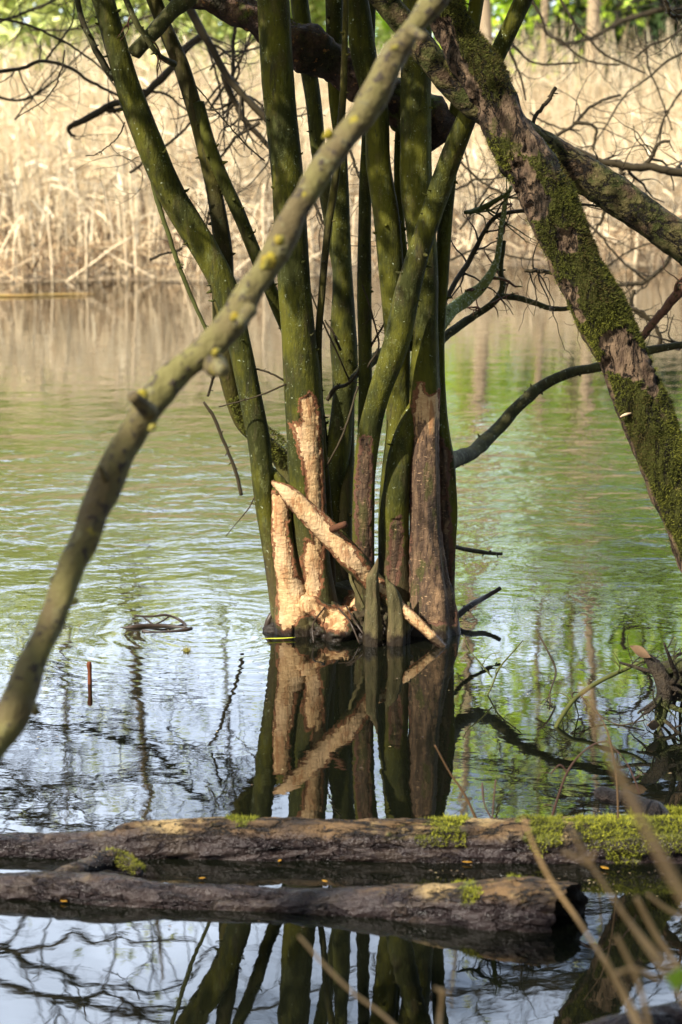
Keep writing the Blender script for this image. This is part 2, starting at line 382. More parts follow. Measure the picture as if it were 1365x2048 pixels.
# ---- reed bed
def reeds(mb, n, x0, x1, dfun, hfun, rfun, lean, seed_rnd=(0, 1), bend=0.1, tone=0):
    x = rng.uniform(x0, x1, n); t = dfun(n); y = np.vectorize(shore)(x) + t; h = hfun(t, x) * rng.uniform(.72, 1.1, n); r = rfun(n)
    la = rng.uniform(0, 2 * np.pi, n); lm = np.abs(rng.normal(0, lean, n)); dx, dy = np.cos(la) * lm, np.sin(la) * lm
    bx, by = rng.normal(0, bend, n), rng.normal(0, bend, n)
    ks = np.array([0, .4, .75, 1.0]); a = np.array([0, 2.094, 4.188])
    V = np.zeros((n, 4, 3, 3))
    for i, k in enumerate(ks):
        cx = x + (dx * k + bx * k * k) * h; cy = y + (dy * k + by * k * k) * h; cz = -.05 + h * k * np.sqrt(np.clip(1 - np.minimum(lm + .0, .93) ** 2 * k, .1, 1))
        for j, aa in enumerate(a):
            V[:, i, j, 0] = cx + r * (1 - .45 * k) * np.cos(aa); V[:, i, j, 1] = cy + r * (1 - .45 * k) * np.sin(aa); V[:, i, j, 2] = cz
    base = (np.arange(n) * 12)[:, None]
    q = np.concatenate([np.array([[i * 3 + j, i * 3 + (j + 1) % 3, (i + 1) * 3 + (j + 1) % 3, (i + 1) * 3 + j] for i in range(3) for j in range(3)])[None] + base[:, :, None]], 0).reshape(-1, 4)
    rn = np.repeat(np.clip(rng.uniform(*seed_rnd, n), 0, 1), 12)
    mb.add(V.reshape(-1, 3), [q], rnd=rn)
def blades(mb, n, x0, x1, dfun, zfun, ln, wd):
    """dry leaf blades hanging off the reeds"""
    x = rng.uniform(x0, x1, n); t = dfun(n); y = np.vectorize(shore)(x) + t; z = zfun(t, x) * rng.uniform(.05, 1.0, n)
    a = rng.uniform(0, 2 * np.pi, n); l = rng.uniform(.4, 1.2, n) * ln; e = rng.normal(0.1, .6, n)
    dx, dy, dz = np.cos(a) * np.cos(e) * l, np.sin(a) * np.cos(e) * l * .6, np.sin(e) * l; wz = rng.uniform(.4, 1, n) * wd
    p0 = np.stack([x, y, z], 1); d = np.stack([dx, dy, dz], 1); nrm = np.stack([-np.sin(e) * np.sign(dx), 0 * a, np.cos(e)], 1) * wz[:, None]
    mid = p0 + d * .55 + np.stack([0 * a, 0 * a, .06 * l], 1); end = p0 + d + np.stack([0 * a, 0 * a, -.12 * l], 1)
    V = np.stack([p0 - nrm * .5, p0 + nrm * .5, mid - nrm * .4, mid + nrm * .4, end], 1); V[..., 2] = np.maximum(V[..., 2], .005)
    b = (np.arange(n) * 5)[:, None]
    mb.add(V.reshape(-1, 3), [np.array([[0, 1, 3, 2]]) + b, np.array([[2, 3, 4]]) + b], rnd=np.repeat(rng.uniform(0, 1, n), 5))
def tall(t, x): 
    k = np.clip((x + 1.5) / 3.0, 0, 1)      # rises slowly behind the shore at right, sooner at left
    return np.clip(.75 - .35 * k + t * (.20 * (1 - k) + .13 * k), 0, 2.25) * (1 + .10 * np.sin(x * 2.1) * np.sin(t))
REED = rnd_mat('dry_reed', (0.56, 0.42, 0.24), (0.75, 0.61, 0.38), (0.90, 0.79, 0.56), .6)
REED_D = rnd_mat('reed_litter', (0.09, 0.050, 0.025), (0.34, 0.23, 0.12), (0.72, 0.58, 0.37), .7)
mb = MB()
reeds(mb, 15000, -12, 13, lambda n: rng.uniform(.2, 13, n) ** 1.0, tall, lambda n: rng.uniform(.004, .0085, n), .07)
reeds(mb, 6500, -12, 13, lambda n: 8 + rng.uniform(0, 10, n), lambda t, x: 2.25 + .5 * np.clip((t - 10) / 4, 0, 1) * np.clip((x - 1) / 1.5, 0, 1), lambda n: rng.uniform(.005, .011, n), .06)
blades(mb, 12000, -12, 13, lambda n: rng.uniform(.3, 14, n), lambda t, x: tall(t, x), .38, .022)
tag(mb.build('reed_bed', REED), 'dense bed of tall pale dry reeds standing along the far bank', None, kind='stuff')
mb = MB()
reeds(mb, 3600, -10, 11, lambda n: rng.uniform(-.15, 2.4, n), lambda t, x: .35 + .25 * t + 0 * x, lambda n: rng.uniform(.004, .008, n), .5, (0, .95), .3)
blades(mb, 4200, -10, 11, lambda n: rng.uniform(0, 3.2, n), lambda t, x: .22 + .25 * t, .55, .022)
tag(mb.build('reed_litter', REED_D, smooth=False), 'broken brown reed stubble and fallen leaves along the water edge', None, kind='stuff')
# individually readable broken stalks at the front
spec = [(-2.95, .55, .1), (-2.6, .9, -.05), (-2.3, .7, .02), (-1.95, 1.35, -.03), (-1.87, 1.3, -.05), (-1.45, .8, .25), (-1.3, 1.0, 0), (-1.15, .6, -.8), (-1.05, .75, .9), (-.95, .62, -1.0), (-.8, .8, .85), (-.62, .7, 1.1),
        (-.5, .9, .04), (-.3, .7, -.9), (.1, .8, .05), (.35, .8, .7), (.55, .6, -.4), (.85, .9, .0), (1.2, .8, .3), (1.55, .7, -.8), (1.9, .8, .02), (2.2, .9, .5), (2.55, .7, -.1), (2.9, .8, .03), (-3.2, .8, .5), (-2.45, .8, .95), (-1.7, .6, -1.1), (-.7, 1.0, -.02)]
proto = None
so = sorted(q[0] for q in spec)
CARD = 'first second third fourth fifth sixth seventh eighth ninth tenth eleventh twelfth thirteenth fourteenth fifteenth sixteenth seventeenth eighteenth nineteenth twentieth'.split()
for x, h, a in spec:
    if proto is None:
        b = MB(); tube(b, crom([(0, 0, -.06), (.005, 0, .35), (0, 0, .7), (.02, 0, 1)], 12), np.linspace(.011, .007, 12), 8, bump=.08)
        o = proto = b.build('reed_stalk', rnd_mat('pale_stalk', (0.62, 0.49, 0.31), (0.62, 0.49, 0.31), (0.62, 0.49, 0.31)))
    else:
        o = proto.copy(); C.objects.link(o)
    o.location = (x, shore(x) - .02 + .25 * random.random(), .02); o.scale = (random.uniform(.7, 1.2),) * 2 + (h * .85,); o.rotation_euler = (random.gauss(0, .05), a, 0)
    tag(o, ('upright' if abs(a) < .3 else 'leaning' if abs(a) < .85 else 'nearly fallen') + ' broken reed stalk at the front of the reed bed, ' + (CARD[so.index(x)] + ' from the left' if so.index(x) < 14 else CARD[27 - so.index(x)] + ' from the right'), 'reed stalk', 'broken reed stalks at the water edge')
b = MB(); P = np.array([wat(x, y, .012) for x, y in ((-60, 590), (40, 591), (110, 589), (190, 588))]); tube(b, crom(P, 14), np.linspace(.013, .006, 14), 8, bump=.3, lump=20)
tag(b.build('floating_reed', flat_mat('orange_stem', (0.30, 0.15, 0.05), (0.28, 0.24, 0.07), 6)), 'yellow and orange stem lying flat on the water in front of the reeds', 'reed')

# ---- trees behind the reeds
def leafy(mb, cent, n, sizes, spread, rnd=(0, 1), flat=1.0):
    c = cent[rng.integers(0, len(cent), n)] + rng.normal(0, 1, (n, 3)) * np.array([spread, spread, spread * .8])
    s = rng.uniform(*sizes, n)[:, None]
    u = rng.normal(0, 1, (n, 3)); u /= np.linalg.norm(u, axis=1)[:, None]; v = np.cross(u, rng.normal(0, 1, (n, 3))); v /= np.linalg.norm(v, axis=1)[:, None]
    V = np.stack([c - u * s, c - v * s * .45, c + u * s, c + v * s * .45], 1).reshape(-1, 3)
    mb.add(V, [np.arange(n * 4).reshape(-1, 4)], rnd=np.repeat(rng.uniform(*rnd, n), 4))
LEAF = rnd_mat('spring_leaf', (0.16, 0.26, 0.018), (0.30, 0.42, 0.03), (0.45, 0.54, 0.05), .55, (0.26, 0.33, 0.03))
LEAF_D = rnd_mat('evergreen_leaf', (0.02, 0.035, 0.012), (0.035, 0.06, 0.018), (0.06, 0.09, 0.03), .5)
OLIVE = rnd_mat('willow_catkins', (0.29, 0.36, 0.10), (0.42, 0.48, 0.14), (0.60, 0.62, 0.24), .7, (0.14, 0.15, 0.06))
TRUNK_T = flat_mat('tan_trunk', (0.36, 0.27, 0.17), (0.22, 0.17, 0.10), 4); TRUNK_D = flat_mat('dark_trunk', (0.09, 0.065, 0.04), (0.15, 0.11, 0.06), 4)
def limb_tree(tr, base, H, r, lean=0, crown0=.3, nl=16, spread=2.2, arch=.5):
    top = base + np.array([lean, 0, H]); P = crom([base + (0, 0, -.2), base + (lean * .3 + random.gauss(0, .12), 0, H * .35), base + (lean * .6, random.gauss(0, .2), H * .7), top], 20)
    tube(tr, P, np.linspace(r, r * .15, 20), 10, bump=.1); ends = []
    for i in range(nl):
        k = int(20 * (crown0 + (1 - crown0) * (i + .5) / nl)) - 1; p = P[min(k, 19)]; a = random.uniform(0, 6.28); ln = spread * (1.15 - .6 * k / 20) * random.uniform(.6, 1.15)
        e = p + np.array([math.cos(a), math.sin(a), arch + .2 * random.random()]) * ln; mid = (p + e) / 2 + np.array([0, 0, .12 * ln])
        q = crom([p, mid, e], 8); rr = np.linspace(r * .3 * (1 - k / 26), r * .05, 8); tube(tr, q, rr, 6)
        for _ in range(4):
            s = q[random.randrange(3, 8)]; e2 = s + np.array([random.gauss(0, 1), random.gauss(0, 1), random.gauss(.3, .6)]) * ln * .3; tube(tr, np.array([s, (s + e2) / 2 + (0, 0, .05), e2]), [r * .08, r * .05, r * .025], 4); ends += [e2, (s + e2) / 2]
        ends += [q[5], q[7]]
    return np.array(ends)
def tree(name, label, x, D, H, r, leafmat, trmat, n, sizes, spr, group, lean=0, crown0=.3, nl=16, spread=2.2, sub=1.0):
    base = np.array([x, D, .3]); t = thing(name, label, 'tree', base, group)
    tr = MB(); ends = limb_tree(tr, base, H, r, lean, crown0, nl, spread); tr.build('trunk', trmat, t)
    if n: cr_ = MB(); leafy(cr_, ends, n, sizes, spr); cr_.build('crown', leafmat, t, smooth=False)
    return t
TL = 'trees behind the reeds'
green = [(2.15, 40, 11.5, .19, 0, 'T'), (3.4, 41, 9.0, .13, .5, 'D'), (4.35, 40, 12.0, .14, -.2, 'T'), (6.1, 42, 10.0, .15, .3, 'T'), (8.2, 45, 10.5, .2, 0, 'D'), (5.2, 48, 11.0, .18, .2, 'D'), (1.3, 47, 10.0, .14, -.2, 'D'), (7.2, 49, 12, .18, 0, 'T'), (-.6, 45, 9.0, .14, 0, 'D')]
gl = ['fresh green tree rising behind the right of the reed bed', 'green leafed tree with a dark trunk behind the reeds at right']
ORD = ['leftmost', 'second from the left', 'third from the left', 'fourth from the left', 'fifth from the left', 'sixth from the left', 'seventh from the left', 'eighth from the left', 'rightmost']
def order(xs): return [sorted(xs).index(v) for v in xs]
og = order([g[0] for g in green])
for i, (x, D, H, r, ln, k) in enumerate(green):
    tree('leafy_tree', 'bright green spring tree behind the reed bed, ' + ORD[og[i]] + ' in its row', x, D, H * (.90 if k == 'T' else .66), r, LEAF, TRUNK_T if k == 'T' else TRUNK_D, 3400, (.08, .17), .45, TL, ln, .03, 28, 1.8)
olive = [(-7.2, 37, 7.4, .14), (-5.4, 35, 6.6, .12), (-4.0, 38, 7.8, .13), (-2.7, 36, 7.0, .11), (-1.3, 39, 7.4, .12), (-8.8, 39, 8, .14), (-6.2, 42, 8.6, .15), (-3.2, 43, 8.6, .14), (-.2, 41, 6.6, .12)]
oo = order([g[0] for g in olive])
for i, (x, D, H, r) in enumerate(olive):
    tree('willow_tree', 'olive budding willow in the thicket behind the reeds, ' + ORD[oo[i]], x, D, H * (.80 if i % 2 else .95), r, OLIVE, TRUNK_D, 4600, (.07, .16), .55, 'willows behind the reeds', random.gauss(0, .4), .03, 24, 1.6)
for x, D, H, r, ln, lb in [(2.42, 36.5, 13.5, .15, -.5, 'tall pale trunk rising bare from the back of the reeds just right of the stems'), (4.05, 37.0, 13.0, .13, .5, 'tall pale trunk behind the reeds near the mossy leaning tree'), (3.35, 38.0, 12.5, .08, .2, 'slim bare tree between the two pale trunks behind the reeds'), (-3.75, 37.5, 13.5, .17, .6, 'tall bare brown trunk behind the willows at the far left'), (-4.7, 38.5, 12.5, .10, -.3, 'slim bare tree left of the brown trunk behind the willows'), (-2.3, 40.0, 12.0, .09, .3, 'slim bare tree behind the willows near the first stem')]:
    tree('bare_tree', lb, x, D, H, r, OLIVE, TRUNK_T if x > 0 else TRUNK_D, 420, (.05, .11), .45, 'tall bare trees behind the reeds', ln, .45, 16, 1.5)
sh = order([3.9, 4.7, 5.6, 6.9, 6.2, 8.0])
for i, (x, H) in enumerate([(3.9, 2.3), (4.7, 2.6), (5.6, 3.0), (6.9, 2.6), (6.2, 2.4), (8.0, 2.9)]):
    base = np.array([x, 39.5 + .7 * (i % 2), .3]); t = thing('dark_shrub', 'dark evergreen shrub below the trees behind the reeds, ' + (ORD[sh[i]] if sh[i] < 5 else 'rightmost'), 'shrub', base, 'dark shrubs behind the reeds')
    tr = MB(); e = limb_tree(tr, base, H, .07, 0, .05, 14, 1.0); tr.build('stem', TRUNK_D, t); c = MB(); leafy(c, e, 3600, (.06, .14), .34); c.build('crown', LEAF_D, t, smooth=False)
# tall bare trees beside the pond, their twigs only mirrored in the water
def bare_tree(label, x, D, H, lean, r):
    base = np.array([x, D, .2]); t = thing('bare_tree', label, 'tree', base, 'bare trees at the pond edge'); b = MB()
    P = crom([base + (0, 0, -.3), base + (lean * .1, 0, H * .3), base + (lean * .4, 0, H * .65), base + (lean, 0, H)], 30); R = np.linspace(r, r * .2, 30); tube(b, P, R, 12, bump=.08)
    b.build('trunk', BARK_D, t); b = MB()
    for i in range(36):
        k = random.randrange(7, 30); p = P[k]; s = math.copysign(1, lean) * (1 if random.random() < .75 else -1)
        e = p + np.array([s * random.uniform(1.8, 4.6), random.uniform(-1.6, 1.2), random.uniform(-.3, 2.0)]); q = crom([p, (p + e) / 2 + (0, 0, random.uniform(-.2, .6)), e, e + (s * .5, 0, random.uniform(-.7, .3))], 16)
        q[1:] += rng.normal(0, .045, (15, 3)); rr = np.linspace(max(R[k] * .5, .045), .014, 16); tube(b, q, rr, 7); twigs(b, q, rr, 9, 1.7, 3, .9, 5, .02, .8, .4, .4)
    b.build('crown', TWIG, t); return t
bare_tree('tall bare tree leaning over the pond from beyond the left edge', -5.6, 20.0, 9.0, 3.6, .17)
bare_tree('tall bare tree leaning over the pond from beyond the right edge', 6.2, 22.5, 9.5, -3.4, .18)

for x, D, H, sprd, c0, lb in [(-3.2, -3.5, 9.5, 3.4, .25, 'unseen leafy tree added behind the camera at left to block sky light'), (2.4, -4.0, 9.0, 3.6, .25, 'unseen leafy tree added behind the camera at right to block sky light'), (4.6, 2.2, 7.5, 2.4, .3, 'unseen leafy tree added beyond the right edge to block sky light'), (-5.6, 8.8, 6.0, 2.0, .3, 'unseen leafy tree added beyond the left edge to block sky light')]:  # out-of-view trees added to block sky fill on the stems and logs
    tree('shade_tree', lb, x, D, H, .16, LEAF_D, TRUNK_D, 5200, (.14, .26), .55, 'unseen trees added to block sky light', 0, c0, 22, sprd)

# ================================================================ MULTI-STEMMED TREE
BASE = np.array([0.04, 7.05, 0.0])
clump = thing('multi_stemmed_tree', 'clump of many mossy green stems rising from one gnawed stump in the water', 'tree', BASE)
VAR = [BARK, stem_bark('brown_alder_bark', (0.060, 0.052, 0.010), (0.026, 0.022, 0.007), (0.070, 0.048, 0.026), (.18, .18, .11), .69), stem_bark('dark_alder_bark', (0.052, 0.053, 0.007), (0.019, 0.021, 0.004), (0.044, 0.033, 0.017), (.20, .21, .13), .69)]; nst = [0]
def stem(pts, n=220, ns=28, gnaw=None, fresh=None, name='stem', label=None, root=True, sp=18, bump=.10, mat=BARK, lump=7, parent=clump, flute=0.0):
    pts = [list(p) for p in pts]; nst[0] += 1
    if gnaw is None and mat is BARK: mat = VAR[(nst[0] - 1) % 3]
    P, R = pxpath(pts, n)
    if root:
        P = np.vstack([P, P[-1:] * [1, 1, 0] + [0, 0, -.12]]) if P[-1, 2] > -.1 else P; R = np.r_[R, R[-1] * 1.15][:len(P)]
    b = MB(); att = {}
    if gnaw is not None:
        zz = np.repeat(P[:, 2], ns); att['fresh'] = np.full(len(zz), 1.0) if fresh is None else np.clip(fresh(zz), 0, 1)
    else: gnaw = -60.0; att['fresh'] = 0.0
    tube(b, P, R, ns, seed=random.random() * 50, bump=bump, gnaw=gnaw, lump=lump, flute=flute, **att)
    T, N, B = frames(P); T_ = T
    for _ in range(sp):
        i = random.randrange(3, int(len(P) * .72)); s = random.choice([-1, 1]); a = random.gauss(0, .7)
        d = np.array([s * math.cos(a), -abs(math.sin(a)) if random.random() < .7 else math.sin(a), 0.0]); d -= T[i] * (d @ T[i]); d /= np.linalg.norm(d)
        r = random.uniform(.0016, .0050); l = random.uniform(.004, .016)
        p0 = P[i] + d * R[i] * .8; p1 = P[i] + d * (R[i] + l * .5); p2 = p1 + (d * .8 + np.array([random.gauss(0, .3), 0, random.uniform(-.2, .9)])) * l * .7
        tube(b, np.array([p0, p1, p2]), [r * 1.9, r, r * .45], 6, **{'gnaw': -60.0, 'fresh': 0.0})
    return b.build(name, mat, parent, label=label)
def up(pts, dz=1.6):
    """carry a stem on above the frame"""
    p0, p1 = np.array(pts[0], float), np.array(pts[1], float); d = p0 - p1; d = d / (abs(d[1]) + 1e-6)
    return [tuple(p0 + np.array([d[0] * 800, -800, d[2] * 800, -p0[3] * .35])), tuple(p0 + np.array([d[0] * 350, -350, d[2] * 350, -p0[3] * .12]))] + list(pts)

# gnawed areas, traced on the wood
G_LEFT = [(538, 985), (580, 990), (582, 1040), (573, 1045), (582, 1090), (588, 1130), (594, 1152), (608, 1158), (620, 1178), (645, 1212), (684, 1217), (704, 1197), (697, 1150), (700, 1120), (711, 1180), (718, 1206), (700, 1224), (690, 1270), (655, 1262), (640, 1238), (627, 1222), (600, 1235), (585, 1262), (556, 1262), (545, 1120)]
G_S4A = [(622, 786), (636, 808), (641, 880), (646, 950), (648, 1010), (650, 1090), (646, 1120), (630, 1100), (622, 1040), (612, 990), (608, 930), (590, 880), (582, 848), (592, 842), (600, 852), (602, 800)]
G_S4B = [(613, 1078), (634, 1090), (646, 1130), (644, 1175), (636, 1183), (640, 1210), (610, 1200), (606, 1160), (606, 1110)]
G_S9 = [(722, 880), (742, 872), (743, 950), (742, 1050), (746, 1110), (738, 1140), (716, 1100), (712, 1000), (716, 930)]
G_S10 = [(786, 1040), (803, 1036), (808, 1080), (800, 1130), (790, 1180), (775, 1170), (778, 1100)]
G_S11 = [(833, 764), (846, 768), (852, 782), (860, 788), (880, 780), (893, 860), (915, 1000), (915, 1250), (810, 1250), (816, 1120), (818, 930), (824, 840)]

stem(up([(205, -10, 6.95, 44), (235, 100, 6.95, 46), (265, 200, 6.97, 50), (305, 300, 6.98, 53), (350, 400, 7.0, 56), (408, 495, 7.0, 60), (452, 585, 7.0, 56), (479, 690, 7.0, 50), (500, 790, 7.0, 48), (519, 890, 7.0, 44), (530, 1000, 7.0, 40), (541, 1090, 7.0, 34), (554, 1180, 7.0, 34), (566, 1250, 7.02, 44)]), 300, 30, None, sp=34)
stem(up([(305, -10, 7.1, 30), (336, 70, 7.1, 31), (362, 130, 7.1, 32), (390, 220, 7.1, 33), (410, 300, 7.1, 33), (432, 400, 7.1, 34), (446, 500, 7.1, 37), (446, 580, 7.1, 44), (450, 680, 7.12, 44), (462, 760, 7.16, 42), (486, 840, 7.22, 38), (530, 885, 7.27, 36), (572, 935, 7.28, 40), (600, 1050, 7.25, 44), (618, 1200, 7.2, 50)]), 300, 24, None, sp=40)
stem([(398, 205, 7.08, 24), (421, 293, 7.07, 26), (452, 370, 7.08, 26), (484, 440, 7.1, 26), (512, 510, 7.12, 27), (550, 600, 7.2, 28), (610, 740, 7.3, 34), (640, 900, 7.3, 40), (650, 1190, 7.25, 44)], 240, 20, None, sp=22)
stem(up([(547, -10, 6.98, 66), (558, 183, 6.98, 67), (576, 366, 6.98, 66), (588, 560, 6.98, 67), (597, 670, 6.98, 69), (607, 790, 6.98, 74), (612, 910, 6.98, 72), (617, 1000, 6.98, 71), (623, 1100, 6.98, 70), (632, 1180, 7.0, 78), (640, 1250, 7.02, 92)]), 700, 110, [G_S4A, G_S4B, G_LEFT], sp=14, bump=.06, label='thickest stem, with two long strips of bark gnawed off')
stem([(692, -20, 6.98, 11), (690, 90, 6.98, 12), (686, 200, 6.98, 14), (672, 350, 6.99, 15), (656, 460, 7.0, 16), (644, 590, 7.0, 15), (637, 700, 7.02, 15), (643, 850, 7.05, 14), (655, 1000, 7.08, 16), (665, 1190, 7.1, 18)], 240, 12, None, sp=16)
stem(up([(598, -10, 7.38, 36), (612, 100, 7.38, 34), (627, 200, 7.38, 32), (636, 290, 7.38, 31), (650, 370, 7.37, 32), (672, 480, 7.36, 34), (686, 580, 7.36, 34), (692, 800, 7.36, 34), (688, 1190, 7.3, 36)]), 240, 20, None, sp=16)
stem(up([(669, -10, 7.32, 37), (670, 180, 7.32, 28), (681, 300, 7.32, 26), (683, 480, 7.32, 40), (686, 560, 7.32, 44), (688, 670, 7.32, 52), (691, 750, 7.32, 50), (686, 812, 7.32, 44), (676, 913, 7.3, 48), (667, 1000, 7.3, 42), (668, 1100, 7.28, 40), (678, 1200, 7.22, 44)]), 260, 26, None, sp=22)
stem([(700, 800, 7.36, 20), (697, 900, 7.32, 24), (692, 1000, 7.28, 26), (690, 1190, 7.24, 30)], 120, 14, None, sp=4)
stem(up([(738, 150, 7.25, 22), (734, 280, 7.22, 22), (731, 366, 7.2, 25), (729, 500, 7.2, 27), (729, 600, 7.2, 28), (731, 700, 7.2, 27), (731, 800, 7.2, 26), (728, 900, 7.2, 26), (724, 1000, 7.2, 28), (722, 1190, 7.18, 32)]), 240, 18, None, sp=24)
stem(up([(1050, -10, 6.72, 36), (1004, 92, 6.74, 37), (962, 172, 6.76, 39), (923, 265, 6.8, 42), (884, 366, 6.86, 46), (845, 480, 6.88, 46), (814, 590, 6.9, 50), (792, 690, 6.9, 52), (758, 790, 6.91, 46), (739, 870, 6.93, 46), (729, 953, 6.95, 42), (727, 1050, 6.96, 42), (728, 1120, 6.98, 42), (732, 1200, 7.0, 44)]), 500, 60, [G_S9], lambda z: 0 * z + .02, sp=26, label='slanting front stem crossing the others, brown scar near its foot')
stem(up([(712, -10, 7.06, 47), (728, 110, 7.06, 50), (753, 220, 7.06, 47), (758, 330, 7.06, 48), (775, 440, 7.06, 53), (784, 550, 7.06, 52), (792, 650, 7.07, 50), (797, 760, 7.1, 48), (797, 860, 7.1, 50), (792, 950, 7.08, 58), (788, 1060, 7.06, 62), (792, 1200, 7.05, 66)]), 420, 56, [G_S10], lambda z: 0 * z + .08, sp=20)
stem([(838, 800, 7.06, 26), (818, 850, 7.03, 40), (800, 920, 7.01, 50), (792, 1000, 7.0, 54), (790, 1100, 7.02, 56), (796, 1200, 7.03, 64)], 300, 50, [G_S10], lambda z: 0 * z + .08, sp=3)
stem([(800, 225, 7.16, 14), (796, 320, 7.16, 16), (800, 430, 7.16, 18), (812, 560, 7.15, 18), (822, 700, 7.15, 18)], 120, 12, None, root=False, sp=10)
stem(up([(836, -10, 7.05, 58), (833, 183, 7.05, 59), (833, 366, 7.05, 62), (842, 450, 7.05, 58), (851, 560, 7.05, 52), (852, 660, 7.05, 50), (850, 740, 7.04, 58), (851, 800, 7.03, 62), (850, 880, 7.02, 62), (850, 960, 7.0, 64), (851, 1050, 7.0, 68), (856, 1140, 6.99, 80), (862, 1200, 6.98, 94), (866, 1270, 6.97, 104)]), 700, 110, [G_S11], lambda z: (z - .655) * 8 + .5, sp=12, bump=.09, flute=.055, label='broad right hand stem stripped of bark, pale at the top of the wound and brown below')
stem(up([(958, -30, 7.16, 30), (945, 60, 7.16, 30), (932, 130, 7.16, 31), (917, 200, 7.17, 32), (905, 290, 7.18, 33), (893, 400, 7.18, 34), (884, 560, 7.18, 28), (878, 670, 7.18, 26), (876, 770, 7.16, 30), (882, 860, 7.12, 36), (889, 930, 7.1, 44), (893, 1020, 7.08, 46), (892, 1110, 7.07, 42), (887, 1240, 7.05, 50)]), 420, 44, [[(880, 880), (900, 905), (897, 1000), (905, 1100), (900, 1200), (880, 1200)]], lambda z: 0 * z + .05, sp=16, bump=.14, flute=.09)
# gnawed cut stump and pointed stubs
stem([(562, 975, 6.95, 34), (563, 990, 6.95, 40), (564, 1060, 6.95, 44), (572, 1120, 6.95, 52), (584, 1170, 6.97, 66), (594, 1240, 6.98, 92)], 400, 90, [G_LEFT], sp=0, bump=.08, name='cut_stub', label='short stem bitten clean through, pale wood at its top')
STUBM = stem_bark('stub_bark', (0.130, 0.110, 0.042), (0.060, 0.050, 0.022), (0.10, 0.065, 0.035), (.2, .2, .12), .66, 0.02)
def spike(outline_c, D, label=None, gn=None):
    P, R = pxpath([(x, y, D, wd) for x, y, wd in outline_c], 90); b = MB(); tube(b, P, R, 24, seed=random.random() * 9, bump=.30, lump=22, flute=.09, gnaw=gn if gn is not None else -60.0, fresh=.05, along=3)
    b.build('cut_stub', STUBM, clump, label=label)
spike([(756, 1117, 3), (754, 1130, 9), (749, 1148, 18), (745, 1162, 27), (745, 1200, 30), (745, 1240, 32), (744, 1300, 38)], 6.80, 'pointed grey green stub in front of the leaning pale branch')
spike([(773, 1153, 3), (776, 1165, 10), (783, 1178, 22), (790, 1200, 30), (793, 1230, 32), (792, 1300, 36)], 6.81, 'shorter pointed stub right of the other one')
spike([(818, 1205, 8), (815, 1220, 16), (812, 1240, 18), (808, 1290, 22)], 6.83)
spike([(700, 1135, 5), (703, 1160, 6), (714, 1185, 7), (728, 1215, 8)], 6.84)
# stump mass at the water
b = MB(); nu, nv = 260, 90
th = np.linspace(0, 2 * np.pi, nu, endpoint=False)[None, :]; ph = np.linspace(-.35, 1, nv)[:, None]
rr_ = np.sqrt(np.clip(1 - np.abs(ph) ** 3.2, 0, 1)); rx, ry = .250, .205
Vx = BASE[0] + rx * rr_ * np.cos(th) - .002; Vy = 7.07 + ry * rr_ * np.sin(th); Vz = .092 * ph + 0 * th
V = np.stack([Vx, Vy, Vz], -1); q_, _ = proj(V); V[..., 2] = np.where(V[..., 2] > 0, V[..., 2] * (1 + .8 * np.exp(-((q_ - 612) / 40) ** 2) + .25 * np.exp(-((q_ - 850) / 40) ** 2)), V[..., 2]); d = V - np.array([BASE[0], 7.07, 0]); d /= np.linalg.norm(d, axis=-1)[..., None]
V = V + d * (.042 * fbm(V, 10, 4) + .014 * fbm(V, 50, 2))[..., None]
px, py = proj(V); g = sdf(px, py, G_LEFT); g = np.where(V[..., 1] < 7.08, g, -60)
b.add(V.reshape(-1, 3), [grid_faces(nv, nu)], gnaw=g.ravel(), fresh=np.full(nu * nv, .9))
b.build('stump', stem_bark('stump_bark', (0.05, 0.045, 0.02), (0.03, 0.022, 0.012), (0.05, 0.032, 0.018), (0.10, 0.10, 0.05), .6, -.1), clump)

for k in range(6):     # thin roots and caught sticks at the water line
    x0 = random.uniform(575, 880); x1 = x0 + random.uniform(-60, 60)
    P, R = pxpath([(x0, random.uniform(1205, 1235), 6.92, 4), ((x0 + x1) / 2 + random.gauss(0, 10), random.uniform(1235, 1255), 6.84, 4), (x1, 1286, 6.80, 3)], 20); rb = MB(); tube(rb, P, R, 8, bump=.25, lump=30, gnaw=-60.0, fresh=0.0); rb.build('root', DARKW, clump)
# side branches of the clump
def branch(pts, n=60, ns=12, mat=BARK_D, tw=0, tl=.15, name='branch', parent=clump, bump=.14, label=None, **kw):
    P, R = pxpath(pts, n); b = MB(); P = P + np.cumsum(rng.normal(0, .0006, P.shape), 0) * np.r_[0, np.ones(n - 1)][:, None]
    tube(b, P, R, ns, seed=random.random() * 50, bump=bump, lump=14, gnaw=-60.0, fresh=0.0)
    for _ in range(int(n / 5)):
        i = random.randrange(2, n - 2); d = rng.normal(0, 1, 3) * [1, .5, 1]; d /= np.linalg.norm(d); l = R[i] + random.uniform(.004, .014)
        tube(b, np.array([P[i], P[i] + d * l * .8, P[i] + d * l]), [R[i] * .45, min(R[i] * .35, .004), .0012], 6, gnaw=-60.0, fresh=0.0)
    if tw: twigs(b, P, R, tw, tl, 2, **kw)
    return b.build(name, mat, parent, label=label)
branch([(880, 935, 7.2, 40), (905, 922, 7.45, 33), (940, 905, 7.65, 30), (985, 865, 7.8, 27), (1030, 815, 7.85, 25), (1085, 772, 7.9, 23), (1140, 746, 7.9, 21), (1195, 735, 7.9, 19), (1290, 703, 7.9, 16), (1400, 688, 7.9, 13)], 110, 16, BARK_D, bump=.18)
branch([(880, 600, 7.3, 20), (876, 685, 7.4, 17), (905, 662, 7.45, 16), (940, 636, 7.5, 15), (985, 606, 7.5, 15), (1002, 575, 7.5, 14), (998, 535, 7.5, 12), (1006, 480, 7.5, 9)][1:], 60, 12, BARK_D, 3, .12)
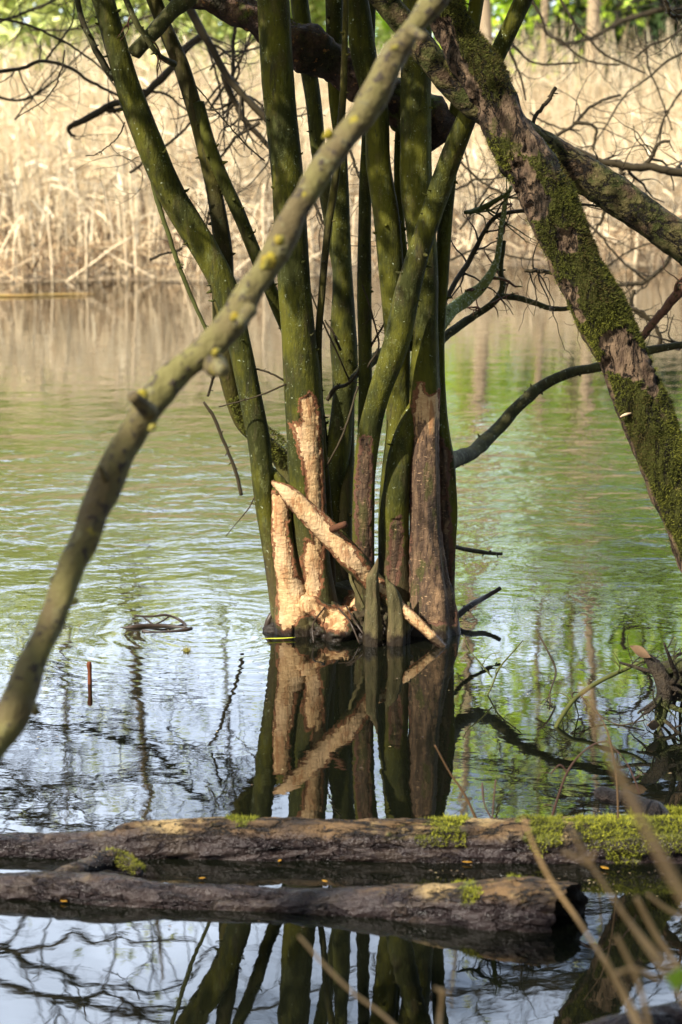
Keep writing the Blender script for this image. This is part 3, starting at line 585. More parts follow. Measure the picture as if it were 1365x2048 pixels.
branch([(995, 592, 7.5, 12), (1030, 595, 7.5, 11), (1065, 606, 7.5, 11), (1100, 617, 7.5, 10), (1140, 619, 7.5, 9), (1200, 610, 7.5, 7)], 50, 10, BARK_D, 3, .12)
branch([(875, 655, 7.25, 32), (905, 622, 7.35, 29), (938, 596, 7.4, 28), (970, 566, 7.4, 22), (993, 520, 7.4, 13), (1003, 450, 7.4, 11), (1010, 400, 7.4, 9), (1022, 370, 7.4, 6)], 70, 14, stem_bark('lichened_bark', (0.15, 0.17, 0.05), (0.10, 0.11, 0.03), (0.1, .08, .05), (.34, .36, .26), .52), 5, .16)
branch([(888, 605, 7.3, 11), (912, 560, 7.35, 11), (938, 520, 7.4, 10), (958, 480, 7.4, 10), (978, 446, 7.4, 10), (1002, 426, 7.4, 9), (1045, 419, 7.4, 8), (1150, 408, 7.4, 6), (1212, 412, 7.4, 5)], 60, 10, TWIG, 12, .22)
branch([(880, 395, 7.3, 22), (930, 425, 7.35, 9), (960, 418, 7.4, 11), (1000, 395, 7.4, 9), (1018, 380, 7.4, 6)][1:], 30, 10, TWIG_G, 7, .2)
branch([(900, 1093, 7.1, 9), (940, 1099, 7.2, 9), (975, 1104, 7.25, 8), (1003, 1106, 7.28, 7)], 24, 10, BARK_D)
branch([(905, 1240, 7.08, 13), (945, 1210, 7.14, 12), (975, 1192, 7.2, 11), (1004, 1174, 7.22, 9)], 24, 10, DARKW)
branch([(568, 1190, 7.05, 14), (552, 1218, 7.02, 13), (535, 1245, 7.0, 12), (526, 1275, 7.0, 12)], 20, 10, DARKW)
branch([(700, 760, 7.2, 10), (730, 735, 7.3, 20), (755, 715, 7.35, 22), (785, 690, 7.38, 18)], 24, 12, BARK_D)
branch([(420, 675, 7.0, 8), (385, 600, 7.0, 9), (352, 520, 7.0, 9), (330, 450, 7.0, 9), (310, 390, 7.0, 10), (300, 330, 7.0, 9)], 50, 10, TWIG_G, name='branch')
branch([(150, -40, 6.95, 14), (163, 35, 6.95, 13), (180, 75, 6.95, 13), (200, 115, 6.95, 14), (228, 160, 6.96, 14)], 30, 12, BARK_D)
branch([(245, -20, 6.9, 12), (272, 45, 6.9, 12), (290, 75, 6.9, 11), (315, 113, 6.92, 11), (345, 130, 7.0, 12)], 34, 12, BARK_D, 3, .12)
branch([(432, 735, 7.75, 6), (420, 775, 7.8, 5), (414, 795, 7.8, 5)], 12, 8, TWIG)
branch([(408, 804, 7.8, 5), (425, 830, 7.8, 7), (440, 865, 7.8, 7), (460, 915, 7.8, 7), (472, 950, 7.8, 7), (481, 990, 7.8, 7)], 34, 8, TWIG)
branch([(655, 800, 7.15, 8), (672, 776, 7.15, 9), (695, 768, 7.2, 7), (715, 745, 7.2, 5), (735, 700, 7.2, 5), (770, 640, 7.2, 4)], 34, 8, TWIG, 2, .1)
branch([(630, 960, 7.1, 5), (655, 930, 6.98, 4), (690, 860, 6.97, 5), (715, 770, 7.0, 4)], 30, 6, TWIG)
branch([(572, 768, 6.95, 4), (530, 787, 6.93, 4), (480, 802, 6.92, 3), (436, 815, 6.92, 3)], 20, 6, TWIG)
branch([(512, 738, 7.0, 4), (540, 745, 7.0, 4), (568, 762, 7.0, 5)], 12, 6, TWIG)
branch([(513, 988, 7.0, 3), (495, 1020, 6.98, 3), (470, 1050, 6.97, 2), (452, 1072, 6.97, 2)], 16, 6, TWIG)
branch([(725, 570, 7.15, 4), (742, 620, 7.15, 4), (758, 690, 7.15, 4), (735, 735, 7.12, 4)], 20, 6, TWIG, 4, .1)
branch([(650, 640, 7.2, 4), (668, 670, 7.2, 6), (680, 700, 7.25, 7)], 14, 6, TWIG, 2, .07)
branch([(612, 560, 7.1, 3), (650, 650, 7.15, 4), (700, 760, 7.2, 4)], 14, 6, TWIG, 2, .1)
branch([(535, 930, 7.05, 14), (555, 955, 7.0, 18), (590, 1000, 6.99, 18)], 16, 12, BARK)
# moss cushion behind the left stem
def fur(mb, V, Nn, n, l, wd, rn=(0, 1)):
    """moss shoots on given surface points"""
    i = rng.integers(0, len(V), n); p = V[i] + rng.normal(0, .002, (n, 3)); d = Nn[i] + rng.normal(0, .55, (n, 3)); d[:, 2] += .1; d /= np.linalg.norm(d, axis=1)[:, None]
    ll = rng.uniform(.4, 1.2, n)[:, None] * l; s = np.cross(d, rng.normal(0, 1, (n, 3))); s /= np.linalg.norm(s, axis=1)[:, None]
    V3 = np.stack([p - s * wd - d * .002, p + s * wd - d * .002, p + d * ll], 1).reshape(-1, 3)
    mb.add(V3, [np.arange(n * 3).reshape(-1, 3)], rnd=np.repeat(np.clip(rng.uniform(*rn, n) * .55 + .25 + .42 * fbm(p, 7, 3), 0, 1), 3))
MOSS = rnd_mat('moss_shoots', (0.050, 0.034, 0.008), (0.060, 0.066, 0.007), (0.135, 0.135, 0.014), .9)
MOSS_B = rnd_mat('bright_moss', (0.05, 0.050, 0.007), (0.12, 0.130, 0.010), (0.27, 0.27, 0.022), .85)
P, R = pxpath([(470, 790, 7.16, 30), (500, 850, 7.2, 36), (545, 885, 7.24, 44), (575, 920, 7.26, 40)], 40); T, N, B = frames(P); a = rng.uniform(0, 6.28, 3000); i = rng.integers(0, 40, 3000)
dr = N[i] * np.cos(a)[:, None] + B[i] * np.sin(a)[:, None]; b = MB(); fur(b, P[i] + dr * R[i][:, None] * .97, dr, 6000, .008, .0012); b.build('moss', MOSS, clump, smooth=False)
# crown above the frame: branches carrying young leaves, it shades the upper stems
b = MB(); ends = []
for k, (x, y, z) in enumerate([(-1.5, 5.9, 2.9), (-1.0, 6.3, 3.1), (-.6, 6.4, 3.0), (-.3, 6.2, 3.4), (.1, 6.3, 3.1), (.5, 6.5, 3.2), (.9, 6.4, 3.4), (-1.9, 6.6, 3.0), (-.8, 5.6, 3.5), (.2, 5.7, 3.6), (.9, 7.3, 3.2), (-.2, 7.3, 3.3)]):
    e = np.array([x, y, z]); s = np.array([random.uniform(-.5, .5), 6.95, 2.35]); q = crom([s, (s + e) / 2 + (0, 0, .12), e, e + rng.normal(0, .25, 3)], 16); rr = np.linspace(.02, .005, 16)
    tube(b, q, rr, 7); twigs(b, q, rr, 8, .5, 2, .9, 4, 0, 1.0); ends += list(q[6:])
b.build('limb', TWIG, clump); b = MB(); leafy(b, np.array(ends), 9000, (.025, .05), .20); b.build('crown', LEAF, clump, smooth=False)

# ================================================================ LEANING GNAWED BRANCH
t = thing('gnawed_branch', 'pale debarked branch leaning diagonally against the foot of the stems', 'branch', at(868, 1272, 6.90))
P, R = pxpath([(544, 962, 6.86, 5), (553, 970, 6.86, 16), (575, 985, 6.85, 34), (610, 1020, 6.85, 46), (660, 1070, 6.85, 50), (708, 1122, 6.85, 50), (742, 1160, 6.87, 44), (785, 1200, 6.83, 34), (825, 1236, 6.80, 26), (850, 1258, 6.79, 23), (888, 1296, 6.78, 21)], 420)
b = MB(); tube(b, P, R, 80, seed=3, bump=.07, lump=16, gnaw=[[(530, 945), (600, 975), (700, 1085), (760, 1160), (905, 1275), (905, 1320), (840, 1275), (800, 1232), (776, 1200), (740, 1175), (700, 1138), (650, 1100), (560, 1000), (530, 975)]], fresh=1.0)
b.build('wood', BARK, t)
b = MB(); P, R = pxpath([(662, 1060, 6.83, 14), (676, 1054, 6.80, 14), (692, 1048, 6.78, 13)], 20); tube(b, P, R, 14, bump=.1, gnaw=-60.0, fresh=0.0)
b.build('side_stub', rough_bark('red_bark', (.045, .022, .014), (.03, .015, .010), (.07, .03, .015)), t)

# ================================================================ ROTTEN LOG WEDGED BEHIND THE STEMS
ROT = rough_bark('rotten_bark', (0.030, 0.020, 0.016), (0.075, 0.045, 0.030), (0.022, 0.020, 0.012), 16, (1, 1, 1), .03, .85, speck=(0.20, 0.10, 0.04), moss=(0.09, 0.11, 0.02))
t = thing('rotten_log', 'thick dark rotten log wedged across behind the upper stems', 'log', at(650, 110, 7.18))
P, R = pxpath([(330, -30, 7.12, 50), (400, -3, 7.13, 52), (455, 12, 7.14, 58), (520, 44, 7.15, 74), (582, 84, 7.16, 88), (668, 128, 7.18, 84), (780, 196, 7.18, 82), (850, 240, 7.18, 92), (888, 270, 7.18, 84)], 260)
b = MB(); V0 = P; mo = np.clip(.15 + .5 * vn(P, 5), 0, 1); tube(b, P, R, 60, seed=9, bump=.30, lump=14, along=1, moss=np.repeat(mo, 60)); b.build('wood', ROT, t)
b = MB(); P, R = pxpath([(376, -8, 7.02, 44), (345, 22, 6.98, 36), (310, 62, 6.95, 34), (285, 88, 6.93, 32), (268, 108, 6.92, 30)], 60); tube(b, P, R, 24, seed=2, bump=.16, lump=18, gnaw=-60.0, fresh=0); b.build('broken_stub', BARK_D, t)
b = MB(); T, N, B = frames(crom(V0, 200)); Pq = crom(V0, 200); i = rng.integers(20, 200, 4000); a = rng.uniform(0, 6.28, 4000); dr = N[i] * np.cos(a)[:, None] + B[i] * np.sin(a)[:, None]; Rq = .062
ok = (dr[:, 2] > .1) & (fbm(Pq[i], 6, 2) > .05); fur(b, (Pq[i] + dr * Rq)[ok], dr[ok], 2500, .008, .001); b.build('moss', MOSS, t, smooth=False)

# ================================================================ MOSSY LEANING TRUNK (right)
def mossy_trunk(pts, name, label, cover, barecol, mat_bare, n=520, ns=80, nfur=60000, bump=.13, bare_polys=(), shred=False):
    P, R = pxpath(pts, n); t = thing(name, label, 'tree', P[len(P) // 2])
    b = MB(); px, py = None, None
    T, N, B = frames(P); a = np.linspace(0, 2 * np.pi, ns, endpoint=False)
    dirs = N[:, None, :] * np.cos(a)[None, :, None] + B[:, None, :] * np.sin(a)[None, :, None]
    q = P[:, None, :] + dirs * R[:, None, None]
    rr = R[:, None] * (1 + bump * fbm(q, 9, 4) + .05 * vn(q * np.array([1, 1, .3]), 60))
    V = P[:, None, :] + dirs * rr[..., None]; px, py = proj(V)
    g = np.full(px.shape, -60.0)
    for poly in bare_polys: g = np.maximum(g, sdf(px, py, poly))
    g = g + 9 * fbm(q, 26, 3) + 5 * vn(q, 70)
    mo = np.clip(cover + .0 * g, 0, 1) * np.ones(px.shape)
    mo = mo + .55 * fbm(q, 5, 3); mo = np.where(g > -12, mo - np.clip((g + 6) / 8, 0, 1) * 1.6, mo)
    left = (dirs[..., 0] < -.80); mo = np.where(left, mo - .55, mo)
    V = V - dirs * (np.clip(g / 6, 0, 1) * (.010 + .006 * vn(V, 45)))[..., None]
    V = V + dirs * (np.clip(mo * 2 - .6, 0, 1) * .006)[..., None]
    b.add(V.reshape(-1, 3), [grid_faces(n, ns)], moss=mo.ravel()); b.build('trunk', mat_bare, t)
    Vf, Df, Mf = V.reshape(-1, 3), dirs.reshape(-1, 3), mo.ravel(); vis = (Mf > .5) & (py.ravel() > -100) & (Df[:, 1] < .5)
    vis &= rng.random(len(Mf)) < np.clip((Mf - .4) * 2.2, .05, 1)
    b = MB(); fur(b, Vf[vis], Df[vis], nfur, .0100, .0009); b.build('moss', MOSS, t, smooth=False)
    return t
BARE = rough_bark('weathered_wood', (0.125, 0.084, 0.050), (0.058, 0.037, 0.024), (0.028, 0.020, 0.013), 30, (1, 1, .35), .020, crack=20, moss=(0.040, 0.042, 0.007))
mossy_trunk([(800, -170, 6.5, 74), (868, -25, 6.5, 74), (913, 73, 6.5, 74), (982, 183, 6.48, 88), (1012, 256, 6.47, 92), (1077, 366, 6.45, 98), (1123, 476, 6.43, 96), (1166, 560, 6.42, 98), (1215, 655, 6.42, 98), (1250, 733, 6.4, 98), (1280, 806, 6.4, 100), (1327, 916, 6.38, 102), (1374, 1026, 6.36, 104), (1425, 1145, 6.34, 108), (1475, 1260, 6.32, 112), (1560, 1460, 6.3, 120)],
    'mossy_tree', 'thick trunk leaning down to the right, furred with green moss over weathered wood', .74, None, BARE,
    bare_polys=[[(866, 30), (905, 40), (925, 120), (960, 200), (975, 235), (955, 240), (915, 150), (880, 80)], [(1022, 320), (1050, 322), (1075, 370), (1100, 400), (1090, 432), (1062, 430), (1035, 380)], [(1112, 452), (1145, 470), (1146, 498), (1125, 495)], [(1205, 668), (1245, 665), (1275, 690), (1312, 745), (1306, 782), (1270, 760), (1230, 728), (1206, 740)], [(1040, 250), (1058, 270), (1068, 305), (1050, 300)], [(1130, 560), (1150, 590), (1165, 640), (1148, 620)]])
OLDB = rough_bark('old_bark', (0.030, 0.034, 0.008), (0.088, 0.072, 0.028), (0.050, 0.032, 0.018), 30, (.6, 1, .8), .03, crack=14, moss=(0.05, 0.058, 0.010), speck=(0.13, 0.095, 0.05))
mossy_trunk([(620, -160, 6.72, 44), (700, -80, 6.7, 48), (752, -20, 6.7, 50), (805, 42, 6.7, 52), (866, 118, 6.68, 56), (930, 192, 6.68, 60), (1000, 245, 6.68, 62), (1090, 298, 6.68, 66), (1160, 345, 6.68, 70), (1231, 391, 6.67, 72), (1300, 440, 6.66, 72), (1365, 490, 6.65, 72), (1470, 575, 6.65, 74), (1620, 720, 6.6, 78), (1800, 1000, 6.5, 82), (1900, 1400, 6.4, 84)],
    'leaning_tree', 'brown olive trunk crossing behind the mossy one and sloping to the right edge', .12, None, OLDB, 400, 60, 6000, .12)
t = thing('bracket_fungus', 'small pale fungus bracket on the lower half of the mossy trunk', 'fungus', at(1252, 830, 6.33))
b = MB(); P, R = pxpath([(1242, 834, 6.335, 5), (1252, 829, 6.325, 9), (1263, 826, 6.335, 4)], 14); tube(b, P, R, 12, bump=.15, flat=.6); b.build('cap', flat_mat('fungus', (.5, .38, .24), (.3, .2, .12), 80), t)

# ================================================================ OVERHANGING BRANCHES AND TWIG TANGLES
def hanging(label, paths, group='bare branches hanging over the pond', mat=TWIG, tw=6, tl=.35, name='overhanging_branch', extra=1.0, droop=0.02, ns=8, spread=.9):
    r = pxpath(paths[0], 3)[0][0]; t = thing(name, label, 'branch', r, group)
    tw = int(tw * .9 + .5)
    for pts in paths:
        P, R = pxpath(pts, 44); P[1:-1] += np.cumsum(rng.normal(0, .0018, (42, 3)), 0) * np.sin(np.linspace(0, 3.14, 42))[:, None]
        b = MB(); tube(b, P, R, ns, bump=.12, lump=20, seed=random.random() * 9)
        for _ in range(9):
            i = random.randrange(2, 42); d = rng.normal(0, 1, 3); d /= np.linalg.norm(d); tube(b, np.array([P[i], P[i] + d * (R[i] + random.uniform(.005, .014))]), [R[i] * .6, .0014], 5)
        twigs(b, P, R, tw, tl, 2, spread, 5, droop)
        b.build('twig', mat, t)
    return t
def W(pts, D, w0, w1): n = len(pts); return [(x, y, D, w0 + (w1 - w0) * i / (n - 1)) for i, (x, y) in enumerate(pts)]
hanging('dark bare branch entering at the upper left behind the first stem', [W([(-60, 150), (0, 145), (45, 140), (90, 125), (145, 140), (180, 165), (235, 190), (300, 215)], 10.8, 9, 5), W([(90, 125), (110, 90), (140, 40), (150, 0)], 10.8, 5, 3), W([(-20, 34), (50, 50), (110, 80), (165, 110), (205, 140), (250, 200)], 10.5, 5, 4)], tw=5, tl=.3)
hanging('dark hooked broken branch left of the first stem', [W([(403, 72), (370, 100), (337, 147), (310, 175), (285, 198), (235, 208), (205, 222), (175, 238), (150, 248)], 11.2, 16, 13), W([(150, 248), (138, 256), (142, 268), (152, 273)], 11.2, 12, 4), W([(240, 222), (215, 220)], 11.2, 8, 9), W([(285, 180), (330, 190), (375, 220)], 11.2, 6, 4)], tw=2, tl=.25)
hanging('knobbly dark branch descending between the first and thick stems', [W([(373, 5), (400, 55), (421, 92), (447, 147), (475, 185), (505, 212), (540, 245)], 10.2, 17, 13), W([(447, 147), (460, 190), (487, 238), (510, 265), (545, 300)], 10.3, 14, 10), W([(520, 245), (490, 262), (463, 275), (445, 300), (430, 330)], 10.2, 8, 4), W([(465, 165), (467, 110), (468, 40), (470, -20)], 10.4, 8, 6)], tw=10, tl=.32)
hanging('thin bare twigs crossing between the left hand stems', [W([(420, 140), (450, 110), (500, 100), (540, 90)], 10.8, 5, 4), W([(320, 300), (345, 280), (380, 245), (440, 170)], 10.8, 6, 4), W([(420, 220), (470, 130), (500, 60), (520, -10)], 11, 6, 5), W([(400, 40), (440, 200), (450, 300)], 11, 5, 3), W([(260, 345), (300, 325), (330, 310)], 10, 6, 4), W([(300, 520), (330, 508), (365, 498)], 10, 5, 4), W([(400, 475), (418, 440), (425, 400)], 9, 6, 4), W([(620, 390), (650, 450), (690, 510)], 9, 8, 4), W([(700, 300), (720, 350), (745, 400)], 9, 6, 4)], tw=8, tl=.32)
hanging('bare twigs arching down in the upper right corner', [W([(1050, -20), (1085, 37), (1096, 66), (1129, 80), (1158, 110), (1195, 126), (1240, 130)], 12.5, 6, 4), W([(1110, -20), (1151, 48), (1176, 77), (1209, 110), (1246, 128), (1290, 146)], 12.5, 6, 4), W([(1400, 40), (1365, 55), (1323, 80), (1297, 92), (1268, 118)], 12, 6, 4), W([(1400, 90), (1365, 106), (1334, 125), (1297, 161), (1253, 194), (1217, 249), (1180, 300)], 12, 6, 3), W([(1330, 0), (1350, 20), (1380, 30)], 8, 8, 6)], tw=9, tl=.32)
hanging('forked twig behind the mossy trunk reaching up to the right', [W([(1090, 290), (1107, 275), (1151, 245), (1176, 212), (1205, 198), (1242, 190)], 11, 8, 5), W([(1151, 245), (1180, 249), (1193, 264), (1187, 300)], 11, 8, 5), W([(1011, 60), (1018, 100), (1040, 150), (1052, 201)], 11, 7, 4), W([(1000, 60), (1060, 120), (1120, 128), (1160, 125)], 12, 5, 4), W([(1060, 225), (1100, 250), (1160, 262)], 12, 5, 3)], tw=6, tl=.28)
hanging('short upright dead shoot on top of the leaning trunk', [[(1064, 258, 6.7, 8), (1080, 222, 6.72, 8), (1096, 198, 6.74, 7), (1112, 175, 6.75, 8)]], tw=0)
hanging('thick dark branch running out to the right edge above the sloping trunk', [W([(1140, 298), (1165, 306), (1200, 320), (1235, 323), (1270, 328), (1305, 330), (1345, 338), (1400, 352)], 9.5, 13, 19), W([(1296, 325), (1312, 300), (1325, 288), (1340, 282)], 9.5, 9, 6), W([(1245, 335), (1235, 350), (1225, 362)], 9.5, 7, 5)], tw=5, tl=.25, mat=BARK_D if False else TWIG)
hanging('dark crooked branch below the sloping trunk at the right edge', [W([(1345, 505), (1332, 530), (1310, 556), (1280, 568), (1230, 571)], 11.5, 10, 8), W([(1212, 412), (1200, 440), (1185, 470)], 10, 7, 4), W([(1050, 541), (1080, 545), (1105, 546)], 7.0, 8, 8), W([(1400, 680), (1365, 692)], 9, 12, 12), W([(1230, 620), (1262, 618), (1290, 640), (1312, 668), (1318, 690), (1302, 706)], 9, 8, 9), W([(1268, 580), (1270, 615), (1300, 640)], 10, 8, 6)], tw=4, tl=.25)
hanging('lichened green branch rising out at the right edge above the pond', [W([(1262, 700), (1290, 668), (1325, 625), (1350, 592), (1375, 560), (1430, 500)], 7.2, 15, 24)], mat=BARK_D, tw=3, tl=.2)
hanging('fine twig tangle hanging behind the fork of right hand stems', [W([(905, 300), (940, 340), (990, 370), (1040, 400)], 10.5, 5, 4), W([(920, 460), (960, 400), (1010, 330), (1020, 280)], 10.5, 5, 4), W([(900, 520), (960, 500), (1020, 520), (1080, 520)], 11, 5, 3), W([(910, 380), (960, 360), (1020, 350)], 11, 5, 4), W([(930, 300), (950, 400), (940, 480)], 11, 4, 3)], tw=8, tl=.3)
hanging('fine brown twigs arching behind the mossy trunk over the reeds', [W([(1150, 420), (1190, 460), (1230, 500), (1290, 560)], 11.5, 6, 4), W([(1240, 340), (1270, 380), (1320, 430), (1365, 440)], 12, 5, 4), W([(1180, 620), (1210, 540), (1260, 500), (1320, 480)], 12, 5, 3), W([(1365, 180), (1330, 230), (1310, 300)], 12.5, 5, 4), W([(1290, 60), (1300, 150), (1345, 260)], 12.5, 5, 3)], tw=8, tl=.35)
hanging('brushy bare twigs in the upper left corner beyond the stems', [W([(-40, 60), (40, 30), (90, 10), (150, -20)], 13, 6, 5), W([(-20, 190), (40, 200), (100, 170), (180, 90)], 13, 6, 3), W([(30, 240), (60, 200), (120, 130)], 13, 4, 3), W([(240, 60), (300, 30), (400, 10)], 14, 6, 4), W([(60, 60), (160, 60), (260, 30)], 14, 5, 4)], tw=13, tl=.5)
hanging('long thin trailing twig left of the first stem', [W([(130, 100), (120, 150), (85, 205), (30, 238)], 8.2, 4, 2), W([(250, 245), (235, 275), (205, 300), (172, 312)], 7.8, 3, 2), W([(390, 170), (430, 215), (480, 275), (530, 322)], 7.0, 3, 3)], tw=1, tl=.15)

# ================================================================ NEAR BLURRED BRANCH
m = Mt('near_bark'); n1 = m.noise(9, 4, .6); n2 = m.noise(30, 4, .6)
col = m.mix(m.step(n1, .35, .65), (0.080, 0.060, 0.024), (0.115, 0.102, 0.032)); col = m.mix(m.step(n2, .55, .68), col, (0.145, 0.135, 0.060)); col = m.mix(m.step(m.noise(16, 3), .64, .70), col, (0.20, 0.165, 0.02)); col = m.mix(m.step(m.noise(60, 3), .55, .65), col, (.035, .026, .016))
NEARB = m.out(col, .85, m.bump(n2, .012))
D3 = 3.35
t = thing('lichened_branch', 'out of focus branch with yellow lichen slanting across the whole foreground', 'branch', at(20, 1446, D3))
PT = [(-90, 1600, 66), (-20, 1500, 66), (22, 1440, 66), (50, 1364, 62), (84, 1282, 60), (107, 1235, 58), (142, 1133, 56), (172, 1065, 55), (198, 1000, 54), (234, 925, 56), (276, 846, 60), (312, 795, 62), (362, 740, 60), (420, 695, 60), (470, 638, 56), (505, 578, 54), (540, 528, 56), (580, 450, 54), (620, 375, 53), (665, 308, 52), (715, 240, 52), (755, 180, 52), (792, 112, 50), (835, 45, 50), (875, -10, 50), (930, -90, 50), (1000, -200, 48)]
P, R = pxpath([(x, y, D3 + .0004 * (1500 - y), wd) for x, y, wd in PT], 300); b = MB(); tube(b, P, R, 48, seed=5, bump=.24, lump=16); b.build('limb', NEARB, t)
YL = rough_bark('yellow_lichen', (.26, .21, .02), (.14, .13, .04), (.22, .16, .02), 40, (1, 1, 1), .01)
for x0, y0, x1, y1, w0, w1 in [(300, 825, 266, 792, 40, 26), (430, 730, 446, 742, 46, 24), (214, 965, 200, 932, 18, 8), (50, 1400, 72, 1424, 36, 18), (120, 1180, 108, 1160, 30, 16), (500, 620, 478, 650, 30, 16), (820, 60, 850, 75, 26, 14)]:
    b = MB(); P, R = pxpath([(x0, y0, D3 + .2, w0), ((x0 + x1) / 2, (y0 + y1) / 2, D3 + .18, (w0 + w1) / 2), (x1, y1, D3 + .16, w1)], 16); tube(b, P, R, 16, bump=.15); b.build('knot', NEARB, t)
for x, y, s in [(285, 790, 13), (305, 855, 12), (440, 745, 16), (432, 705, 12), (535, 525, 24), (148, 1205, 12), (470, 635, 10), (655, 270, 14), (560, 480, 12), (790, 95, 10), (185, 1060, 9)]:
    P, R = pxpath([(x - s * .6, y + s * .4, D3 + .19, s * .5), (x, y, D3 + .185, s * 1.3), (x + s * .6, y - s * .5, D3 + .19, s * .6)], 12); b = MB(); tube(b, P, R, 14, bump=.9, lump=60); b.build('lichen', YL, t)

# ================================================================ FLOATING LOGS
LOGM = rough_bark('muddy_log', (0.110, 0.066, 0.029), (0.036, 0.022, 0.011), (0.220, 0.155, 0.070), 22, (.3, 1, 1), .026, .8, True, (0.040, 0.075), speck=(0.030, 0.022, 0.018), crack=15, crust=(0.016, 0.012, 0.010), moss=(0.13, 0.14, 0.02), wetcol=(0.020, 0.014, 0.014))
def log(name, label, pts, moss_x=(), knots=(), end=None, n=620, ns=84, bump=.085, seed=1):
    """rows: x, y of the water line, D shift, width, centre height"""
    c = []
    for x, yb, wd, zc in pts:
        p = wat(x, yb); c.append([p[0], p[1] + wd * .45, zc, wd / 2])
    c = crom(c, n); P, R = c[:, :3], c[:, 3]; t = thing(name, label, 'log', P[n // 2] * [1, 1, 0])
    T, N, B = frames(P); a = np.linspace(0, 2 * np.pi, ns, endpoint=False); dirs = N[:, None, :] * np.cos(a)[None, :, None] + B[:, None, :] * np.sin(a)[None, :, None]
    q = P[:, None, :] + dirs * R[:, None, None]; sc_ = np.array([.28, 1, 1])
    f = bump * fbm(q * sc_ + seed, 13, 4) + .05 * fbm(q * np.array([.4, 1, 1]), 70, 3) - .10 * np.clip(1 - np.abs(fbm(q * np.array([.25, 1, 1]) + seed, 16, 2)) * 7, 0, 1)
    # a long split where the bark has come away along the front
    split = np.exp(-((dirs[..., 2] - (.15 + .35 * vn(P[:, None, :] * [1, 0, 0] + seed, 3.0))) / .12) ** 2) * (dirs[..., 1] < .1); f = f - .13 * split
    V = P[:, None, :] + dirs * (R[:, None] * (1 + f))[..., None]; px, py = proj(V); mo = np.full(px.shape, -.6)
    for x0, x1, s in moss_x: mo = np.maximum(mo, s * np.clip(1 - np.abs(px - (x0 + x1) / 2) / ((x1 - x0) / 2), -1, 1) ** 1 + .1 * (dirs[..., 2] > .2) - 1.0 * np.clip(.55 - dirs[..., 2], 0, 1))
    mo = mo + .55 * fbm(V, 11, 3) + .3 * vn(V, 45)
    V = V.reshape(-1, 3); Fs = [grid_faces(n, ns)]; mo = mo.ravel()
    b = MB(); 
    if end == 'hollow':
        wq = np.clip((np.arange(n) - (n - 40)) / 39, 0, 1)[:, None]; obl = (T[:, None, :] * (wq * .034 * dirs[..., 1])[..., None])
        V[:n * ns] += obl.reshape(-1, 3); e = (n - 1) * ns; ring1 = obl[-1] + P[-1] + (dirs[-1] * (R[-1] * (.72 + .12 * np.sin(a * 5 + 1)))[:, None]) - T[-1] * .01; V = np.vstack([V, ring1, ring1 - T[-1] * .05, P[-1:] - T[-1] * .07]); k = n * ns; j = np.arange(ns); j2 = (j + 1) % ns
        V[e:e + ns] += T[-1] * (.004 * np.sin(a * 7) + .007 * rng.random(ns))[:, None]
        hb = MB(); hb.add(V[e:], [np.stack([j, j2, ns + j2, ns + j], 1), np.stack([ns + j, ns + j2, 2 * ns + j2, 2 * ns + j], 1), np.stack([2 * ns + j, 2 * ns + j2, np.full(ns, 3 * ns)], 1)])
        hb.build('hollow_end', rough_bark('dark_core', (.010, .007, .005), (.022, .014, .008), (.03, .016, .006), 40, (1, 1, 1), .02, .6), t, label='dark hollow broken end'); V = V[:n * ns]  # hollow interior is its own near-black part
    b.add(V, Fs, moss=mo); b.build('wood', LOGM, t)
    vis = (mo[:n * ns] > .55) & (dirs.reshape(-1, 3)[:, 2] > -.2)
    if vis.sum() > 30:
        b = MB(); fur(b, V[:n * ns][vis], dirs.reshape(-1, 3)[vis], min(16000, int(vis.sum() * 3)), .009, .0010); b.build('moss', MOSS_B, t, smooth=False)
    return t, P, R
logA, _, _ = log('floating_log', 'longer rear log lying across the whole pond foreground, bright moss on its right part',
    [(-260, 1708, .085, -.006), (-60, 1714, .090, -.004), (100, 1717, .095, -.002), (225, 1718, .100, .002), (275, 1718, .120, .010), (480, 1720, .128, .013), (700, 1723, .132, .014), (900, 1724, .136, .014), (1100, 1726, .134, .014), (1260, 1726, .134, .014), (1400, 1727, .134, .014), (1650, 1730, .13, .014)],
    moss_x=[(770, 960, .85), (1010, 1180, .85), (1040, 1500, 1.3), (455, 520, .4)], seed=4)
logB, PB, RB = log('floating_log', 'nearer log ending in a dark broken hollow end short of the right edge',
    [(-260, 1792, .085, .0), (-60, 1799, .088, .0), (60, 1803, .094, .002), (200, 1811, .100, .004), (330, 1816, .088, -.002), (500, 1822, .086, -.004), (700, 1832, .094, -.002), (900, 1850, .120, .008), (1040, 1861, .142, .016), (1100, 1866, .140, .016), (1142, 1867, .134, .015)],
    moss_x=[(900, 1000, .4), (940, 1090, .35)], end='hollow', seed=11)
for o in (logA, logB): o['group'] = 'logs lying in the pond foreground'
b = MB(); P, R = pxpath([(280, 1745, 4.66, 24), (240, 1722, 4.72, 36), (205, 1722, 4.70, 40), (150, 1745, 4.64, 44), (85, 1775, 4.58, 30)], 90); tube(b, P, R, 36, seed=3, bump=.3, lump=18, moss=.35); b.build('fork', LOGM, logB, label='mossy wedge of broken wood where the nearer log forks')
b = MB(); T, N, B = frames(P); i = rng.integers(0, 50, 2500); a = rng.uniform(0, 6.28, 2500); dr = N[i] * np.cos(a)[:, None] + B[i] * np.sin(a)[:, None]; kk = (dr[:, 2] > -.1) & (proj(P[i])[0] > 215); fur(b, (P[i] + dr * R[i][:, None])[kk], dr[kk], 1200, .008, .001); b.build('moss', MOSS, logB, smooth=False)
